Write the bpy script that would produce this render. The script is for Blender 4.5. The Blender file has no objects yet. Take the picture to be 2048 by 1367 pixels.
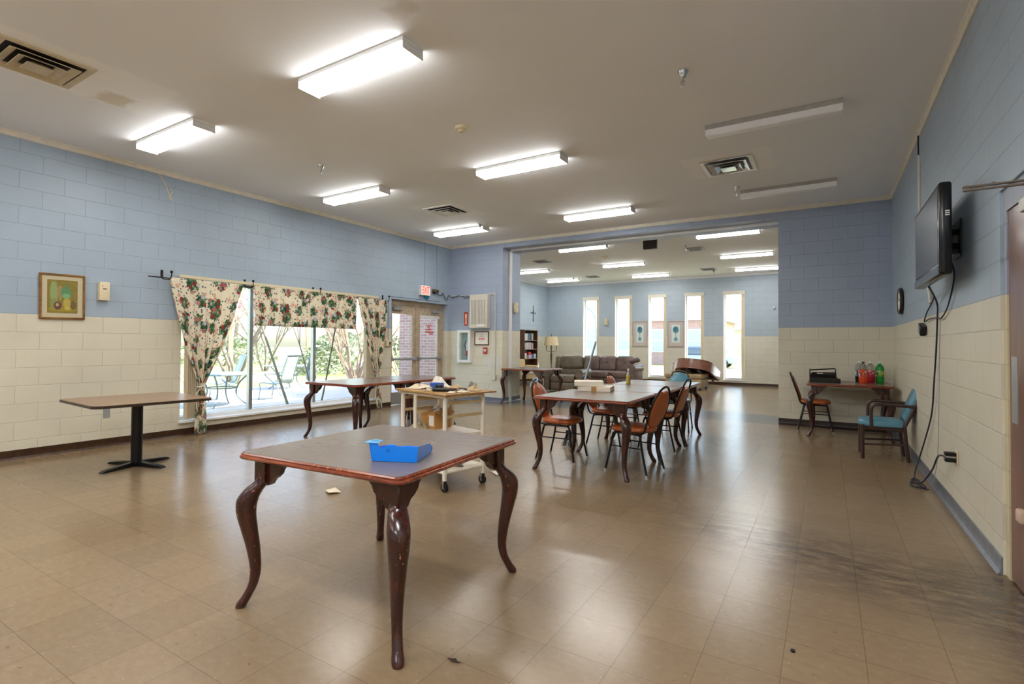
import bpy, bmesh, math, random
from mathutils import Vector, Matrix, Euler
random.seed(7)
SC = bpy.context.scene
COL = SC.collection
PI = math.pi

# ------------------------------------------------------------------ colours and materials
def lin(c):
    c = c / 255.0
    return c / 12.92 if c <= 0.04045 else ((c + 0.055) / 1.055) ** 2.4
def C3(r, g, b):
    return (lin(r), lin(g), lin(b), 1.0)

class NT:
    """small helper around a node tree"""
    def __init__(s, name):
        s.m = bpy.data.materials.new(name)
        s.m.use_nodes = True
        s.t = s.m.node_tree
        s.t.nodes.clear()
        s.out = s.t.nodes.new('ShaderNodeOutputMaterial')
        s.b = s.t.nodes.new('ShaderNodeBsdfPrincipled')
        s.t.links.new(s.b.outputs[0], s.out.inputs[0])
    def n(s, kind, **kw):
        nd = s.t.nodes.new(kind)
        for k, v in kw.items():
            setattr(nd, k, v)
        return nd
    def link(s, a, b):
        s.t.links.new(a, b)
    def setv(s, nd, **kw):
        for k, v in kw.items():
            nd.inputs[k.replace('_', ' ')].default_value = v
    def coord(s, kind='Object'):
        return s.n('ShaderNodeTexCoord').outputs[kind]
    def math(s, op, a, b=None, clamp=False):
        nd = s.n('ShaderNodeMath', operation=op, use_clamp=clamp)
        for i, x in enumerate((a, b)):
            if x is None:
                continue
            if isinstance(x, (int, float)):
                nd.inputs[i].default_value = x
            else:
                s.link(x, nd.inputs[i])
        return nd.outputs[0]
    def mix(s, fac, a, b):
        nd = s.n('ShaderNodeMix', data_type='RGBA')
        for sock, x in ((nd.inputs[0], fac), (nd.inputs[6], a), (nd.inputs[7], b)):
            if isinstance(x, (int, float)):
                sock.default_value = x
            elif isinstance(x, tuple):
                sock.default_value = x
            else:
                s.link(x, sock)
        return nd.outputs[2]
    def noise(s, vec, scale, detail=3.0, rough=0.55):
        nd = s.n('ShaderNodeTexNoise')
        s.link(vec, nd.inputs['Vector'])
        nd.inputs['Scale'].default_value = scale
        nd.inputs['Detail'].default_value = detail
        nd.inputs['Roughness'].default_value = rough
        return nd.outputs['Fac']
    def ramp(s, fac, stops):
        nd = s.n('ShaderNodeValToRGB')
        e = nd.color_ramp.elements
        while len(e) < len(stops):
            e.new(0.5)
        for el, (p, c) in zip(e, stops):
            el.position = p
            el.color = c if isinstance(c, tuple) else (c, c, c, 1)
        s.link(fac, nd.inputs[0])
        return nd.outputs[0]
    def stretch(s, vec, sx, sy, sz):
        nd = s.n('ShaderNodeMapping')
        nd.inputs['Scale'].default_value = (sx, sy, sz)
        s.link(vec, nd.inputs[0])
        return nd.outputs[0]
    def bump(s, h, strength=0.3, dist=0.01):
        nd = s.n('ShaderNodeBump')
        nd.inputs['Strength'].default_value = strength
        nd.inputs['Distance'].default_value = dist
        s.link(h, nd.inputs['Height'])
        s.link(nd.outputs[0], s.b.inputs['Normal'])
    def color(s, c):
        if isinstance(c, tuple):
            s.b.inputs['Base Color'].default_value = c
        else:
            s.link(c, s.b.inputs['Base Color'])

def mat(name, col, rough=0.5, metal=0.0, var=0.12, vscale=12.0, bump=0.0, bscale=60.0, coat=0.0, spec=0.5,
        emit=None, estr=0.0, trans=0.0, ior=1.45, alpha=1.0):
    k = NT(name)
    v = k.coord()
    c = C3(*col)
    if var > 0:
        f = k.noise(v, vscale, 4.0)
        d = tuple(x * (1 - var) for x in c[:3]) + (1,)
        u = tuple(min(1, x * (1 + var)) for x in c[:3]) + (1,)
        k.color(k.ramp(f, [(0.3, d), (0.7, u)]))
    else:
        k.color(c)
    k.setv(k.b, Roughness=rough, Metallic=metal, IOR=ior, Alpha=alpha)
    k.b.inputs['Coat Weight'].default_value = coat
    k.b.inputs['Coat Roughness'].default_value = 0.12
    k.b.inputs['Specular IOR Level'].default_value = spec
    k.b.inputs['Transmission Weight'].default_value = trans
    if emit:
        k.b.inputs['Emission Color'].default_value = C3(*emit)
        k.b.inputs['Emission Strength'].default_value = estr
    if bump > 0:
        k.bump(k.noise(v, bscale, 3.0), bump, 0.01)
    return k.m

PAINT_Z = 1.626
def block_wall(name, axis, blue, cream, off=0.0):
    """painted concrete block: courses of 8 inches, blue over cream"""
    k = NT(name)
    sep = k.n('ShaderNodeSeparateXYZ')
    k.link(k.coord(), sep.inputs[0])
    comb = k.n('ShaderNodeCombineXYZ')
    src = sep.outputs['X'] if axis == 'x' else sep.outputs['Y']
    k.link(k.math('ADD', src, off), comb.inputs[0])
    k.link(sep.outputs['Z'], comb.inputs[1])
    br = k.n('ShaderNodeTexBrick')
    br.offset = 0.5
    br.inputs['Scale'].default_value = 1.0
    br.inputs['Brick Width'].default_value = 0.4064
    br.inputs['Row Height'].default_value = 0.2032
    br.inputs['Mortar Size'].default_value = 0.005
    br.inputs['Mortar Smooth'].default_value = 0.6
    br.inputs['Color1'].default_value = (1, 1, 1, 1)
    br.inputs['Color2'].default_value = (0.985, 0.985, 0.985, 1)
    br.inputs['Mortar'].default_value = (0.86, 0.86, 0.86, 1)
    k.link(comb.outputs[0], br.inputs['Vector'])
    up = k.math('GREATER_THAN', sep.outputs['Z'], PAINT_Z)
    paint = k.mix(up, C3(*cream), C3(*blue))
    big = k.noise(k.coord(), 1.4, 4)
    blotch = k.ramp(big, [(0.3, 0.9), (0.7, 1.0)])
    m1 = k.n('ShaderNodeMix', data_type='RGBA', blend_type='MULTIPLY')
    m1.inputs[0].default_value = 1.0
    k.link(paint, m1.inputs[6]); k.link(br.outputs['Color'], m1.inputs[7])
    m2 = k.n('ShaderNodeMix', data_type='RGBA', blend_type='MULTIPLY')
    m2.inputs[0].default_value = 1.0
    k.link(m1.outputs[2], m2.inputs[6]); k.link(blotch, m2.inputs[7])
    k.color(m2.outputs[2])
    k.setv(k.b, Roughness=0.42)
    k.b.inputs['Specular IOR Level'].default_value = 0.4
    h = k.math('SUBTRACT', k.math('MULTIPLY', k.noise(k.coord(), 130, 3), 0.35), br.outputs['Fac'])
    k.bump(h, 0.55, 0.006)
    return k.m

def floor_material():
    k = NT('floor_tile')
    v = k.coord()
    mp = k.n('ShaderNodeMapping')
    mp.inputs['Location'].default_value = (0.163, -2.64, 0)
    k.link(v, mp.inputs[0])
    br = k.n('ShaderNodeTexBrick')
    br.offset = 0.0
    for nm, val in (('Scale', 1.0), ('Brick Width', 0.2995), ('Row Height', 0.2995), ('Mortar Size', 0.0013), ('Mortar Smooth', 0.1), ('Bias', 0.0)):
        br.inputs[nm].default_value = val
    br.inputs['Color1'].default_value = (1, 1, 1, 1)
    br.inputs['Color2'].default_value = (0.9, 0.9, 0.9, 1)
    br.inputs['Mortar'].default_value = (0.5, 0.48, 0.46, 1)
    k.link(mp.outputs[0], br.inputs['Vector'])
    sep = k.n('ShaderNodeSeparateXYZ'); k.link(v, sep.inputs[0])
    n1 = k.noise(k.stretch(v, 3, 5, 1), 6.0, 5, 0.6)
    base = k.ramp(n1, [(0.25, C3(138, 116, 89)), (0.55, C3(144, 122, 94)), (0.8, C3(150, 128, 102))])
    # pale and dark flecks of the vinyl tile
    fl = k.noise(v, 60, 2, 0.5)
    base = k.mix(k.ramp(fl, [(0.69, 0.0), (0.73, 0.5)]), base, C3(186, 168, 142))
    dk = k.noise(k.stretch(v, 22, 46, 1), 1.0, 2)
    base = k.mix(k.ramp(dk, [(0.69, 0.0), (0.73, 0.7)]), base, C3(118, 94, 74))
    # worn traffic stains that cross the tiles between the door and the tables
    px = k.math('SUBTRACT', sep.outputs['X'], 0.25)
    py = k.math('SUBTRACT', k.math('SUBTRACT', sep.outputs['Y'], 3.72), k.math('MULTIPLY', px, -0.28))
    band = k.math('ABSOLUTE', py)
    bfac = k.n('ShaderNodeMapRange'); bfac.inputs['From Min'].default_value = 0.62; bfac.inputs['From Max'].default_value = 0.05
    k.link(band, bfac.inputs['Value'])
    xr = k.n('ShaderNodeMapRange'); xr.inputs['From Min'].default_value = -1.7; xr.inputs['From Max'].default_value = -0.2
    k.link(sep.outputs['X'], xr.inputs['Value'])
    st = k.noise(k.stretch(v, 3, 8, 1), 1.6, 8, 0.75)
    stf = k.math('MULTIPLY', k.ramp(st, [(0.38, 0.0), (0.58, 1.0)]), k.math('MULTIPLY', bfac.outputs[0], xr.outputs[0]))
    base = k.mix(k.math('MULTIPLY', stf, 0.68), base, C3(58, 46, 36))
    # grime along the right wall by the door
    near = k.n('ShaderNodeMapRange'); near.inputs['From Min'].default_value = 0.42; near.inputs['From Max'].default_value = 0.86
    k.link(sep.outputs['X'], near.inputs['Value'])
    ny = k.n('ShaderNodeMapRange'); ny.inputs['From Min'].default_value = 4.5; ny.inputs['From Max'].default_value = 3.9
    k.link(sep.outputs['Y'], ny.inputs['Value'])
    gr = k.math('MULTIPLY', k.math('MULTIPLY', near.outputs[0], ny.outputs[0]), k.ramp(st, [(0.3, 0.1), (0.6, 1.0)]))
    base = k.mix(k.math('MULTIPLY', gr, 0.85), base, C3(56, 42, 30))
    # strip of dark tiles in the wide opening
    a = k.math('GREATER_THAN', sep.outputs['Y'], 9.72)
    b = k.math('LESS_THAN', sep.outputs['Y'], 10.92)
    strip = k.math('MULTIPLY', a, b)
    base = k.mix(k.math('MULTIPLY', strip, 0.9), base, C3(76, 84, 92))
    m1 = k.n('ShaderNodeMix', data_type='RGBA', blend_type='MULTIPLY')
    m1.inputs[0].default_value = 1.0
    k.link(base, m1.inputs[6]); k.link(br.outputs['Color'], m1.inputs[7])
    k.color(m1.outputs[2])
    r = k.noise(v, 0.9, 3, 0.5)
    rr = k.math('MINIMUM', 0.262, k.ramp(r, [(0.3, 0.215), (0.75, 0.255)]))
    k.link(rr, k.b.inputs['Roughness'])
    k.b.inputs['Specular IOR Level'].default_value = 0.7
    h = k.math('SUBTRACT', k.math('MULTIPLY', k.noise(v, 7, 3), 0.5), br.outputs['Fac'])
    k.bump(h, 0.16, 0.004)
    return k.m

def ceiling_material():
    """painted gypsum with the paler repaired patches round the air vents and one water stain"""
    k = NT('ceiling_paint')
    v = k.coord()
    sep = k.n('ShaderNodeSeparateXYZ'); k.link(v, sep.inputs[0])
    wob = k.math('MULTIPLY', k.math('SUBTRACT', k.noise(v, 5, 4), 0.5), 0.22)
    def patch(cx, cy, hx, hy):
        dx = k.math('SUBTRACT', k.math('ABSOLUTE', k.math('SUBTRACT', sep.outputs['X'], cx)), hx)
        dy = k.math('SUBTRACT', k.math('ABSOLUTE', k.math('SUBTRACT', sep.outputs['Y'], cy)), hy)
        d = k.math('ADD', k.math('MAXIMUM', dx, dy), wob)
        mr = k.n('ShaderNodeMapRange'); mr.inputs['From Min'].default_value = 0.04; mr.inputs['From Max'].default_value = -0.03
        k.link(d, mr.inputs['Value'])
        return mr.outputs[0]
    base = k.ramp(k.noise(v, 0.8, 3), [(0.3, C3(240, 241, 242)), (0.7, C3(243, 244, 245))])
    for q in ((-1.08, 7.12, 0.5, 0.42), (-5.7, 7.1, 0.45, 0.5), (-5.62, 1.75, 0.42, 0.75)):
        base = k.mix(k.math('MULTIPLY', patch(*q), 0.8), base, C3(252, 252, 250))
    base = k.mix(k.math('MULTIPLY', patch(-5.86, 2.22, 0.14, 0.12), 0.6), base, C3(206, 192, 156))
    base = k.mix(k.math('MULTIPLY', patch(-2.55, 2.62, 0.1, 0.05), 0.35), base, C3(190, 176, 148))
    k.color(base)
    k.setv(k.b, Roughness=0.75)
    k.bump(k.noise(v, 90, 3), 0.08, 0.003)
    return k.m

def wood_material(name, dark, mid, light, rough=0.3, coat=0.25, chips=0.0, along='z', scale=1.0):
    k = NT(name)
    v = k.coord()
    s = {'x': (2, 22, 22), 'y': (22, 2, 22), 'z': (22, 22, 2)}[along]
    f = k.noise(k.stretch(v, *s), 1.6 * scale, 5, 0.65)
    base = k.ramp(f, [(0.28, C3(*dark)), (0.5, C3(*mid)), (0.75, C3(*light))])
    if chips > 0:
        ch = k.noise(k.stretch(v, 1, 1, 0.6), 55, 4, 0.6)
        base = k.mix(k.ramp(ch, [(1 - chips - 0.28, 0.0), (1 - chips - 0.25, 1.0)]), base, C3(176, 104, 56))
    k.color(base)
    k.setv(k.b, Roughness=rough)
    k.b.inputs['Coat Weight'].default_value = coat
    k.b.inputs['Coat Roughness'].default_value = 0.15
    return k.m

def floral_material():
    """cream chintz with roses, leaves and small blue flowers, in cloth metres (UV)"""
    k = NT('floral_cloth')
    uv = k.coord('UV')
    def vor(scale, off, feat='F1'):
        mp = k.n('ShaderNodeMapping'); mp.inputs['Location'].default_value = off
        k.link(uv, mp.inputs[0])
        # wavy petals
        nz = k.n('ShaderNodeTexNoise'); nz.inputs['Scale'].default_value = scale * 2.3
        k.link(mp.outputs[0], nz.inputs['Vector'])
        mx = k.n('ShaderNodeVectorMath', operation='MULTIPLY_ADD')
        k.link(nz.outputs['Color'], mx.inputs[0]); mx.inputs[1].default_value = (0.45 / scale,) * 3
        k.link(mp.outputs[0], mx.inputs[2])
        vn = k.n('ShaderNodeTexVoronoi', feature=feat, voronoi_dimensions='2D')
        vn.inputs['Scale'].default_value = scale
        k.link(mx.outputs[0], vn.inputs['Vector'])
        sc = k.n('ShaderNodeSeparateColor'); k.link(vn.outputs['Color'], sc.inputs[0])
        return vn.outputs['Distance'], sc.outputs[0], sc.outputs[1]
    base = C3(244, 236, 214)
    fine = k.noise(uv, 60, 3)
    # scattered sprigs: blue grey leaves and peach buds between the bouquets
    d, r, g = vor(22, (9.3, 4.1, 0))
    sm = k.math('MULTIPLY', k.math('LESS_THAN', k.math('ADD', d, k.math('MULTIPLY', fine, 0.25)), 0.42), k.math('GREATER_THAN', r, 0.52))
    col = k.mix(sm, base, k.ramp(g, [(0.0, C3(62, 84, 118)), (0.3, C3(120, 138, 160)), (0.45, C3(92, 122, 108)), (0.6, C3(222, 176, 150)), (0.8, C3(232, 196, 172)), (1.0, C3(196, 92, 76))]))
    d, r, g = vor(11, (1.7, 8.3, 0))
    pm = k.math('MULTIPLY', k.math('LESS_THAN', d, 0.30), k.math('GREATER_THAN', r, 0.72))
    col = k.mix(pm, col, k.ramp(g, [(0.0, C3(230, 190, 166)), (1.0, C3(226, 172, 146))]))
    # bouquets: dark leaves with roses in front
    d, r, g = vor(4.3, (5.2, 2.9, 0))
    bq = k.math('LESS_THAN', k.math('ADD', d, k.math('MULTIPLY', k.math('SUBTRACT', k.noise(uv, 24, 3), 0.5), 0.75)), 0.34)
    d2, r2, g2 = vor(34, (3.1, 0.7, 0))
    col = k.mix(bq, col, k.ramp(g2, [(0.0, C3(40, 78, 52)), (0.45, C3(64, 108, 70)), (0.75, C3(104, 140, 98)), (1.0, C3(176, 188, 150))]))
    d3, r3, g3 = vor(13, (5.2, 2.9, 0))
    near = k.math('LESS_THAN', d, 0.40)
    rm = k.math('MULTIPLY', k.math('LESS_THAN', d3, 0.40), k.math('MULTIPLY', near, k.math('GREATER_THAN', r3, 0.36)))
    tone = k.ramp(g3, [(0.0, C3(160, 34, 38)), (0.4, C3(184, 54, 52)), (0.44, C3(206, 118, 122)), (0.66, C3(222, 150, 146)), (0.7, C3(206, 206, 218)), (1.0, C3(228, 226, 230))])
    ring = k.math('FRACT', k.math('MULTIPLY', d3, 10.0))
    col = k.mix(rm, col, k.mix(k.ramp(ring, [(0.5, 0.0), (0.9, 0.45)]), tone, C3(92, 44, 54)))
    k.color(col)
    k.setv(k.b, Roughness=0.85)
    k.b.inputs['Sheen Weight'].default_value = 0.1
    w = k.noise(uv, 500, 2)
    k.bump(w, 0.1, 0.001)
    # thin cotton lets some daylight through
    tr = k.n('ShaderNodeBsdfTranslucent'); k.link(col, tr.inputs[0])
    ms = k.n('ShaderNodeMixShader'); ms.inputs[0].default_value = 0.28
    k.link(k.b.outputs[0], ms.inputs[1]); k.link(tr.outputs[0], ms.inputs[2])
    k.link(ms.outputs[0], k.out.inputs[0])
    return k.m

def pane_material(name='window_glass', tint=(250, 253, 253)):
    k = NT(name)
    k.t.nodes.remove(k.b)
    tb = k.n('ShaderNodeBsdfTransparent'); tb.inputs[0].default_value = C3(*tint)
    gb = k.n('ShaderNodeBsdfGlossy'); gb.inputs['Roughness'].default_value = 0.02
    lw = k.n('ShaderNodeLayerWeight'); lw.inputs[0].default_value = 0.5
    ms = k.n('ShaderNodeMixShader')
    k.link(k.math('ADD', k.math('MULTIPLY', k.math('POWER', lw.outputs['Facing'], 5.0), 0.7), 0.03), ms.inputs[0]); k.link(tb.outputs[0], ms.inputs[1]); k.link(gb.outputs[0], ms.inputs[2])
    k.link(ms.outputs[0], k.out.inputs[0])
    return k.m

def brick_material():
    k = NT('red_brick')
    v = k.coord()
    sep = k.n('ShaderNodeSeparateXYZ'); k.link(v, sep.inputs[0])
    cb = k.n('ShaderNodeCombineXYZ'); k.link(k.math('ADD', sep.outputs['X'], sep.outputs['Y']), cb.inputs[0]); k.link(sep.outputs['Z'], cb.inputs[1])
    br = k.n('ShaderNodeTexBrick')
    for nm, val in (('Scale', 1.0), ('Brick Width', 0.22), ('Row Height', 0.075), ('Mortar Size', 0.007)):
        br.inputs[nm].default_value = val
    br.inputs['Color1'].default_value = C3(204, 160, 152); br.inputs['Color2'].default_value = C3(186, 138, 132)
    br.inputs['Mortar'].default_value = C3(214, 204, 198)
    k.link(cb.outputs[0], br.inputs['Vector'])
    k.color(br.outputs['Color']); k.setv(k.b, Roughness=0.85)
    k.bump(k.math('MULTIPLY', br.outputs['Fac'], -1.0), 0.4, 0.006)
    return k.m

def grass_material():
    k = NT('lawn')
    v = k.coord()
    f = k.noise(v, 1.3, 6, 0.7)
    k.color(k.ramp(f, [(0.3, C3(140, 148, 92)), (0.5, C3(168, 176, 112)), (0.7, C3(196, 190, 140))]))
    k.setv(k.b, Roughness=0.95)
    k.bump(k.noise(v, 40, 4), 0.5, 0.03)
    return k.m

def painting_material():
    """still life: leafy plant in a yellow pot beside a dark round fruit"""
    k = NT('still_life')
    uv = k.coord('UV')
    sep = k.n('ShaderNodeSeparateXYZ'); k.link(uv, sep.inputs[0])
    nz = k.noise(uv, 6, 5)
    base = k.ramp(nz, [(0.3, C3(150, 122, 40)), (0.55, C3(122, 112, 44)), (0.75, C3(168, 142, 62))])
    def blob(cx, cy, rx, ry, col, edge=0.25):
        a = k.math('DIVIDE', k.math('SUBTRACT', sep.outputs['X'], cx), rx)
        b = k.math('DIVIDE', k.math('SUBTRACT', sep.outputs['Y'], cy), ry)
        d = k.math('ADD', k.math('ADD', k.math('MULTIPLY', a, a), k.math('MULTIPLY', b, b)), k.math('MULTIPLY', k.math('SUBTRACT', k.noise(uv, 9, 3), 0.5), 1.1))
        mr = k.n('ShaderNodeMapRange'); mr.inputs['From Min'].default_value = 1 + edge; mr.inputs['From Max'].default_value = 1 - edge
        k.link(d, mr.inputs['Value'])
        return k.mix(mr.outputs[0], base, C3(*col))
    for q in ((0.22, 0.62, 0.13, 0.34, (140, 158, 100)), (0.2, 0.25, 0.1, 0.2, (128, 140, 84)), (0.42, 0.62, 0.08, 0.24, (160, 132, 84)),
              (0.5, 0.12, 0.48, 0.07, (156, 136, 44)), (0.62, 0.62, 0.19, 0.17, (92, 138, 92)), (0.64, 0.78, 0.06, 0.12, (96, 130, 86)), (0.62, 0.52, 0.13, 0.08, (120, 168, 120)),
              (0.64, 0.3, 0.13, 0.15, (178, 160, 72)), (0.66, 0.15, 0.1, 0.05, (190, 168, 80)), (0.34, 0.22, 0.13, 0.12, (98, 66, 66)), (0.33, 0.25, 0.05, 0.05, (188, 158, 92)), (0.86, 0.25, 0.1, 0.13, (112, 92, 52))):
        base = blob(*q)
    k.color(base); k.setv(k.b, Roughness=0.6)
    return k.m

def topiary_material():
    """pale print of a clipped ball tree in a pot"""
    k = NT('topiary_print')
    uv = k.coord('UV')
    sep = k.n('ShaderNodeSeparateXYZ'); k.link(uv, sep.inputs[0])
    base = C3(224, 236, 230)
    nz = k.math('MULTIPLY', k.math('SUBTRACT', k.noise(uv, 14, 4), 0.5), 1.0)
    def blob(base, cx, cy, rx, ry, col):
        a = k.math('DIVIDE', k.math('SUBTRACT', sep.outputs['X'], cx), rx)
        b = k.math('DIVIDE', k.math('SUBTRACT', sep.outputs['Y'], cy), ry)
        d = k.math('ADD', k.math('ADD', k.math('MULTIPLY', a, a), k.math('MULTIPLY', b, b)), nz)
        return k.mix(k.math('LESS_THAN', d, 1.0), base, C3(*col))
    base = blob(base, 0.5, 0.72, 0.36, 0.2, (86, 146, 162))
    base = blob(base, 0.45, 0.75, 0.16, 0.1, (58, 112, 134))
    base = blob(base, 0.5, 0.42, 0.035, 0.2, (120, 160, 168))
    base = blob(base, 0.5, 0.2, 0.22, 0.11, (110, 164, 178))
    k.color(base); k.setv(k.b, Roughness=0.5)
    return k.m
# ------------------------------------------------------------------ mesh builder
class MB:
    def __init__(s):
        s.bm = bmesh.new()
        s.uvl = s.bm.loops.layers.uv.new('UVMap')
        s.M = Matrix.Identity(4)
        s.mi = 0
    def at(s, loc=(0, 0, 0), rot=(0, 0, 0)):
        s.M = Matrix.Translation(loc) @ Euler(rot).to_matrix().to_4x4()
        return s
    def v(s, p):
        return s.bm.verts.new(s.M @ Vector(p))
    def f(s, vs, uv=None):
        try:
            fc = s.bm.faces.new(vs)
        except ValueError:
            return None
        fc.material_index = s.mi
        if uv:
            for l, u in zip(fc.loops, uv):
                l[s.uvl].uv = u
        return fc
    def box(s, x0, y0, z0, x1, y1, z1, bevel=0.0, seg=2):
        x0, x1 = min(x0, x1), max(x0, x1); y0, y1 = min(y0, y1), max(y0, y1); z0, z1 = min(z0, z1), max(z0, z1)
        vs = [s.v(p) for p in ((x0, y0, z0), (x1, y0, z0), (x1, y1, z0), (x0, y1, z0), (x0, y0, z1), (x1, y0, z1), (x1, y1, z1), (x0, y1, z1))]
        fs = [s.f([vs[i] for i in q]) for q in ((3, 2, 1, 0), (4, 5, 6, 7), (0, 1, 5, 4), (1, 2, 6, 5), (2, 3, 7, 6), (3, 0, 4, 7))]
        if bevel > 0:
            es = list({e for fc in fs for e in fc.edges})
            r = bmesh.ops.bevel(s.bm, geom=es, offset=bevel, segments=seg, profile=0.5, affect='EDGES', clamp_overlap=True)
            for fc in r['faces']:
                fc.material_index = s.mi
        return s
    def ring(s, c, u, w, r, n, ry=None):
        ry = r if ry is None else ry
        return [s.v(c + u * (r * math.cos(2 * PI * i / n)) + w * (ry * math.sin(2 * PI * i / n))) for i in range(n)]
    def skin(s, rings, closed=False, caps=True):
        n = len(rings[0])
        R = rings + ([rings[0]] if closed else [])
        for a, b in zip(R, R[1:]):
            for i in range(n):
                j = (i + 1) % n
                s.f([a[i], a[j], b[j], b[i]])
        if caps and not closed:
            s.f(list(reversed(rings[0]))); s.f(rings[-1])
    def tube(s, pts, r, n=8, closed=False, caps=True, flat=None):
        """sweep a circle; r number or list; flat = squash factor"""
        P = [Vector(p) for p in pts]
        N = len(P)
        rs = r if isinstance(r, (list, tuple)) else [r] * N
        T = []
        for i in range(N):
            if closed:
                t = P[(i + 1) % N] - P[i - 1]
            else:
                t = P[min(i + 1, N - 1)] - P[max(i - 1, 0)]
            T.append(t.normalized() if t.length > 1e-9 else Vector((0, 0, 1)))
        up = Vector((0, 0, 1)) if abs(T[0].z) < 0.9 else Vector((1, 0, 0))
        u = (up - T[0] * up.dot(T[0])).normalized()
        rings = []
        for i in range(N):
            u = u - T[i] * u.dot(T[i])
            u = u.normalized() if u.length > 1e-6 else T[i].orthogonal().normalized()
            w = T[i].cross(u)
            rings.append(s.ring(P[i], u, w, rs[i], n, None if flat is None else rs[i] * flat))
        s.skin(rings, closed, caps)
        return s
    def cyl(s, p0, p1, r0, r1=None, n=14):
        return s.tube([p0, p1], [r0, r0 if r1 is None else r1], n)
    def lathe(s, prof, c=(0, 0, 0), n=20, sx=1, sy=1):
        c = Vector(c)
        rings = [[s.v(c + Vector((max(r, 1e-4) * sx * math.cos(2 * PI * i / n), max(r, 1e-4) * sy * math.sin(2 * PI * i / n), z))) for i in range(n)] for r, z in prof]
        s.skin(rings)
        return s
    def prism(s, poly, z0, z1):
        """polygon in local xy pulled from z0 to z1"""
        a = [s.v((x, y, z0)) for x, y in poly]
        b = [s.v((x, y, z1)) for x, y in poly]
        s.skin([a, b])
        return s
    def cushion(s, outline, levels):
        """closed pad: the outline scaled about its centre at each (scale, z)"""
        cx = sum(p[0] for p in outline) / len(outline); cy = sum(p[1] for p in outline) / len(outline)
        rings = [[s.v((cx + (x - cx) * k, cy + (y - cy) * k, z)) for x, y in outline] for k, z in levels]
        s.skin(rings)
        return s
    def ball(s, c, r, n=12, sx=1, sy=1, sz=1):
        m = n // 2
        prof = [(r * math.sin(PI * i / m), -r * math.cos(PI * i / m) * sz) for i in range(m + 1)]
        return s.lathe(prof, c, n, sx, sy)
    def sheet(s, fn, nu, nv, uvfn=None, thick=0.0):
        g = [[s.v(fn(i / nu, j / nv)) for j in range(nv + 1)] for i in range(nu + 1)]
        for i in range(nu):
            for j in range(nv):
                uv = None
                if uvfn:
                    uv = [uvfn(a / nu, b / nv) for a, b in ((i, j), (i + 1, j), (i + 1, j + 1), (i, j + 1))]
                s.f([g[i][j], g[i + 1][j], g[i + 1][j + 1], g[i][j + 1]], uv)
        return s
    def build(s, name, mats, parent=None, smooth=True, angle=38, loc=None, recalc=True):
        if recalc:
            bmesh.ops.recalc_face_normals(s.bm, faces=s.bm.faces)
        me = bpy.data.meshes.new(name)
        s.bm.to_mesh(me); s.bm.free()
        for m in (mats if isinstance(mats, (list, tuple)) else [mats]):
            me.materials.append(m)
        if smooth:
            for p in me.polygons:
                p.use_smooth = True
            me.set_sharp_from_angle(angle=math.radians(angle))
        o = bpy.data.objects.new(name, me)
        COL.objects.link(o)
        if parent is not None:
            o.parent = parent
        if loc is not None:
            o.location = loc
        return o

def thing(name, label, cat, loc=(0, 0, 0), rz=0.0, group=None):
    o = bpy.data.objects.new(name, None)
    COL.objects.link(o)
    o.empty_display_size = 0.1
    o.location = loc; o.rotation_euler = (0, 0, rz)
    o['label'] = label; o['category'] = cat
    if group: o['group'] = group
    return o
def tag(o, label, cat, group=None):
    o['label'] = label; o['category'] = cat
    if group: o['group'] = group
    return o
def struct(o):
    o['kind'] = 'structure'
    return o
def stuff(o):
    o['kind'] = 'stuff'
    return o
def dup(root, loc, rz=None, label=None, swap=None, group=None):
    """copy a thing with its parts and sub-parts; swap = {old material: new material}"""
    def cp(o, par):
        c = o.copy(); COL.objects.link(c)
        if par is not None:
            c.parent = par
        if swap and c.data is not None and any(m in swap for m in c.data.materials):
            c.data = c.data.copy()
            for i, m in enumerate(c.data.materials):
                if m in swap: c.data.materials[i] = swap[m]
        for ch in list(o.children):
            cp(ch, c)
        return c
    r = cp(root, None)
    r.location = loc
    if rz is not None: r.rotation_euler = (0, 0, rz)
    if label: r['label'] = label
    if group: r['group'] = group
    return r
def rect_pts(hx, hy, r, n=5):
    """rounded rectangle outline"""
    out = []
    for cx, cy, a0 in ((hx - r, hy - r, 0), (-hx + r, hy - r, PI / 2), (-hx + r, -hy + r, PI), (hx - r, -hy + r, 1.5 * PI)):
        for i in range(n + 1):
            a = a0 + PI / 2 * i / n
            out.append((cx + r * math.cos(a), cy + r * math.sin(a)))
    return out
def bez(pts, n=8):
    """smooth curve through points (Catmull-Rom)"""
    P = [Vector(p) for p in pts]
    P = [P[0] * 2 - P[1]] + P + [P[-1] * 2 - P[-2]]
    out = []
    for i in range(1, len(P) - 2):
        for k in range(n):
            t = k / n
            a, b, c, d = P[i - 1], P[i], P[i + 1], P[i + 2]
            out.append(0.5 * ((2 * b) + (c - a) * t + (2 * a - 5 * b + 4 * c - d) * t * t + (3 * b - a - 3 * c + d) * t ** 3))
    out.append(P[-2])
    return out
def txt(name, body, size, m, loc, rot, parent=None, ext=0.0008, align='CENTER', sx=1.0):
    cu = bpy.data.curves.new(name, 'FONT')
    cu.body = body; cu.size = size; cu.extrude = ext
    cu.align_x = align; cu.align_y = 'CENTER'
    cu.materials.append(m)
    tmp = bpy.data.objects.new(name, cu)
    COL.objects.link(tmp)
    bpy.context.view_layer.update()
    me = bpy.data.meshes.new_from_object(tmp.evaluated_get(bpy.context.evaluated_depsgraph_get()))
    bpy.data.objects.remove(tmp); bpy.data.curves.remove(cu)
    o = bpy.data.objects.new(name, me); COL.objects.link(o)
    o.location = loc; o.rotation_euler = rot; o.scale = (sx, 1, 1)
    if parent is not None: o.parent = parent
    return o

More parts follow.
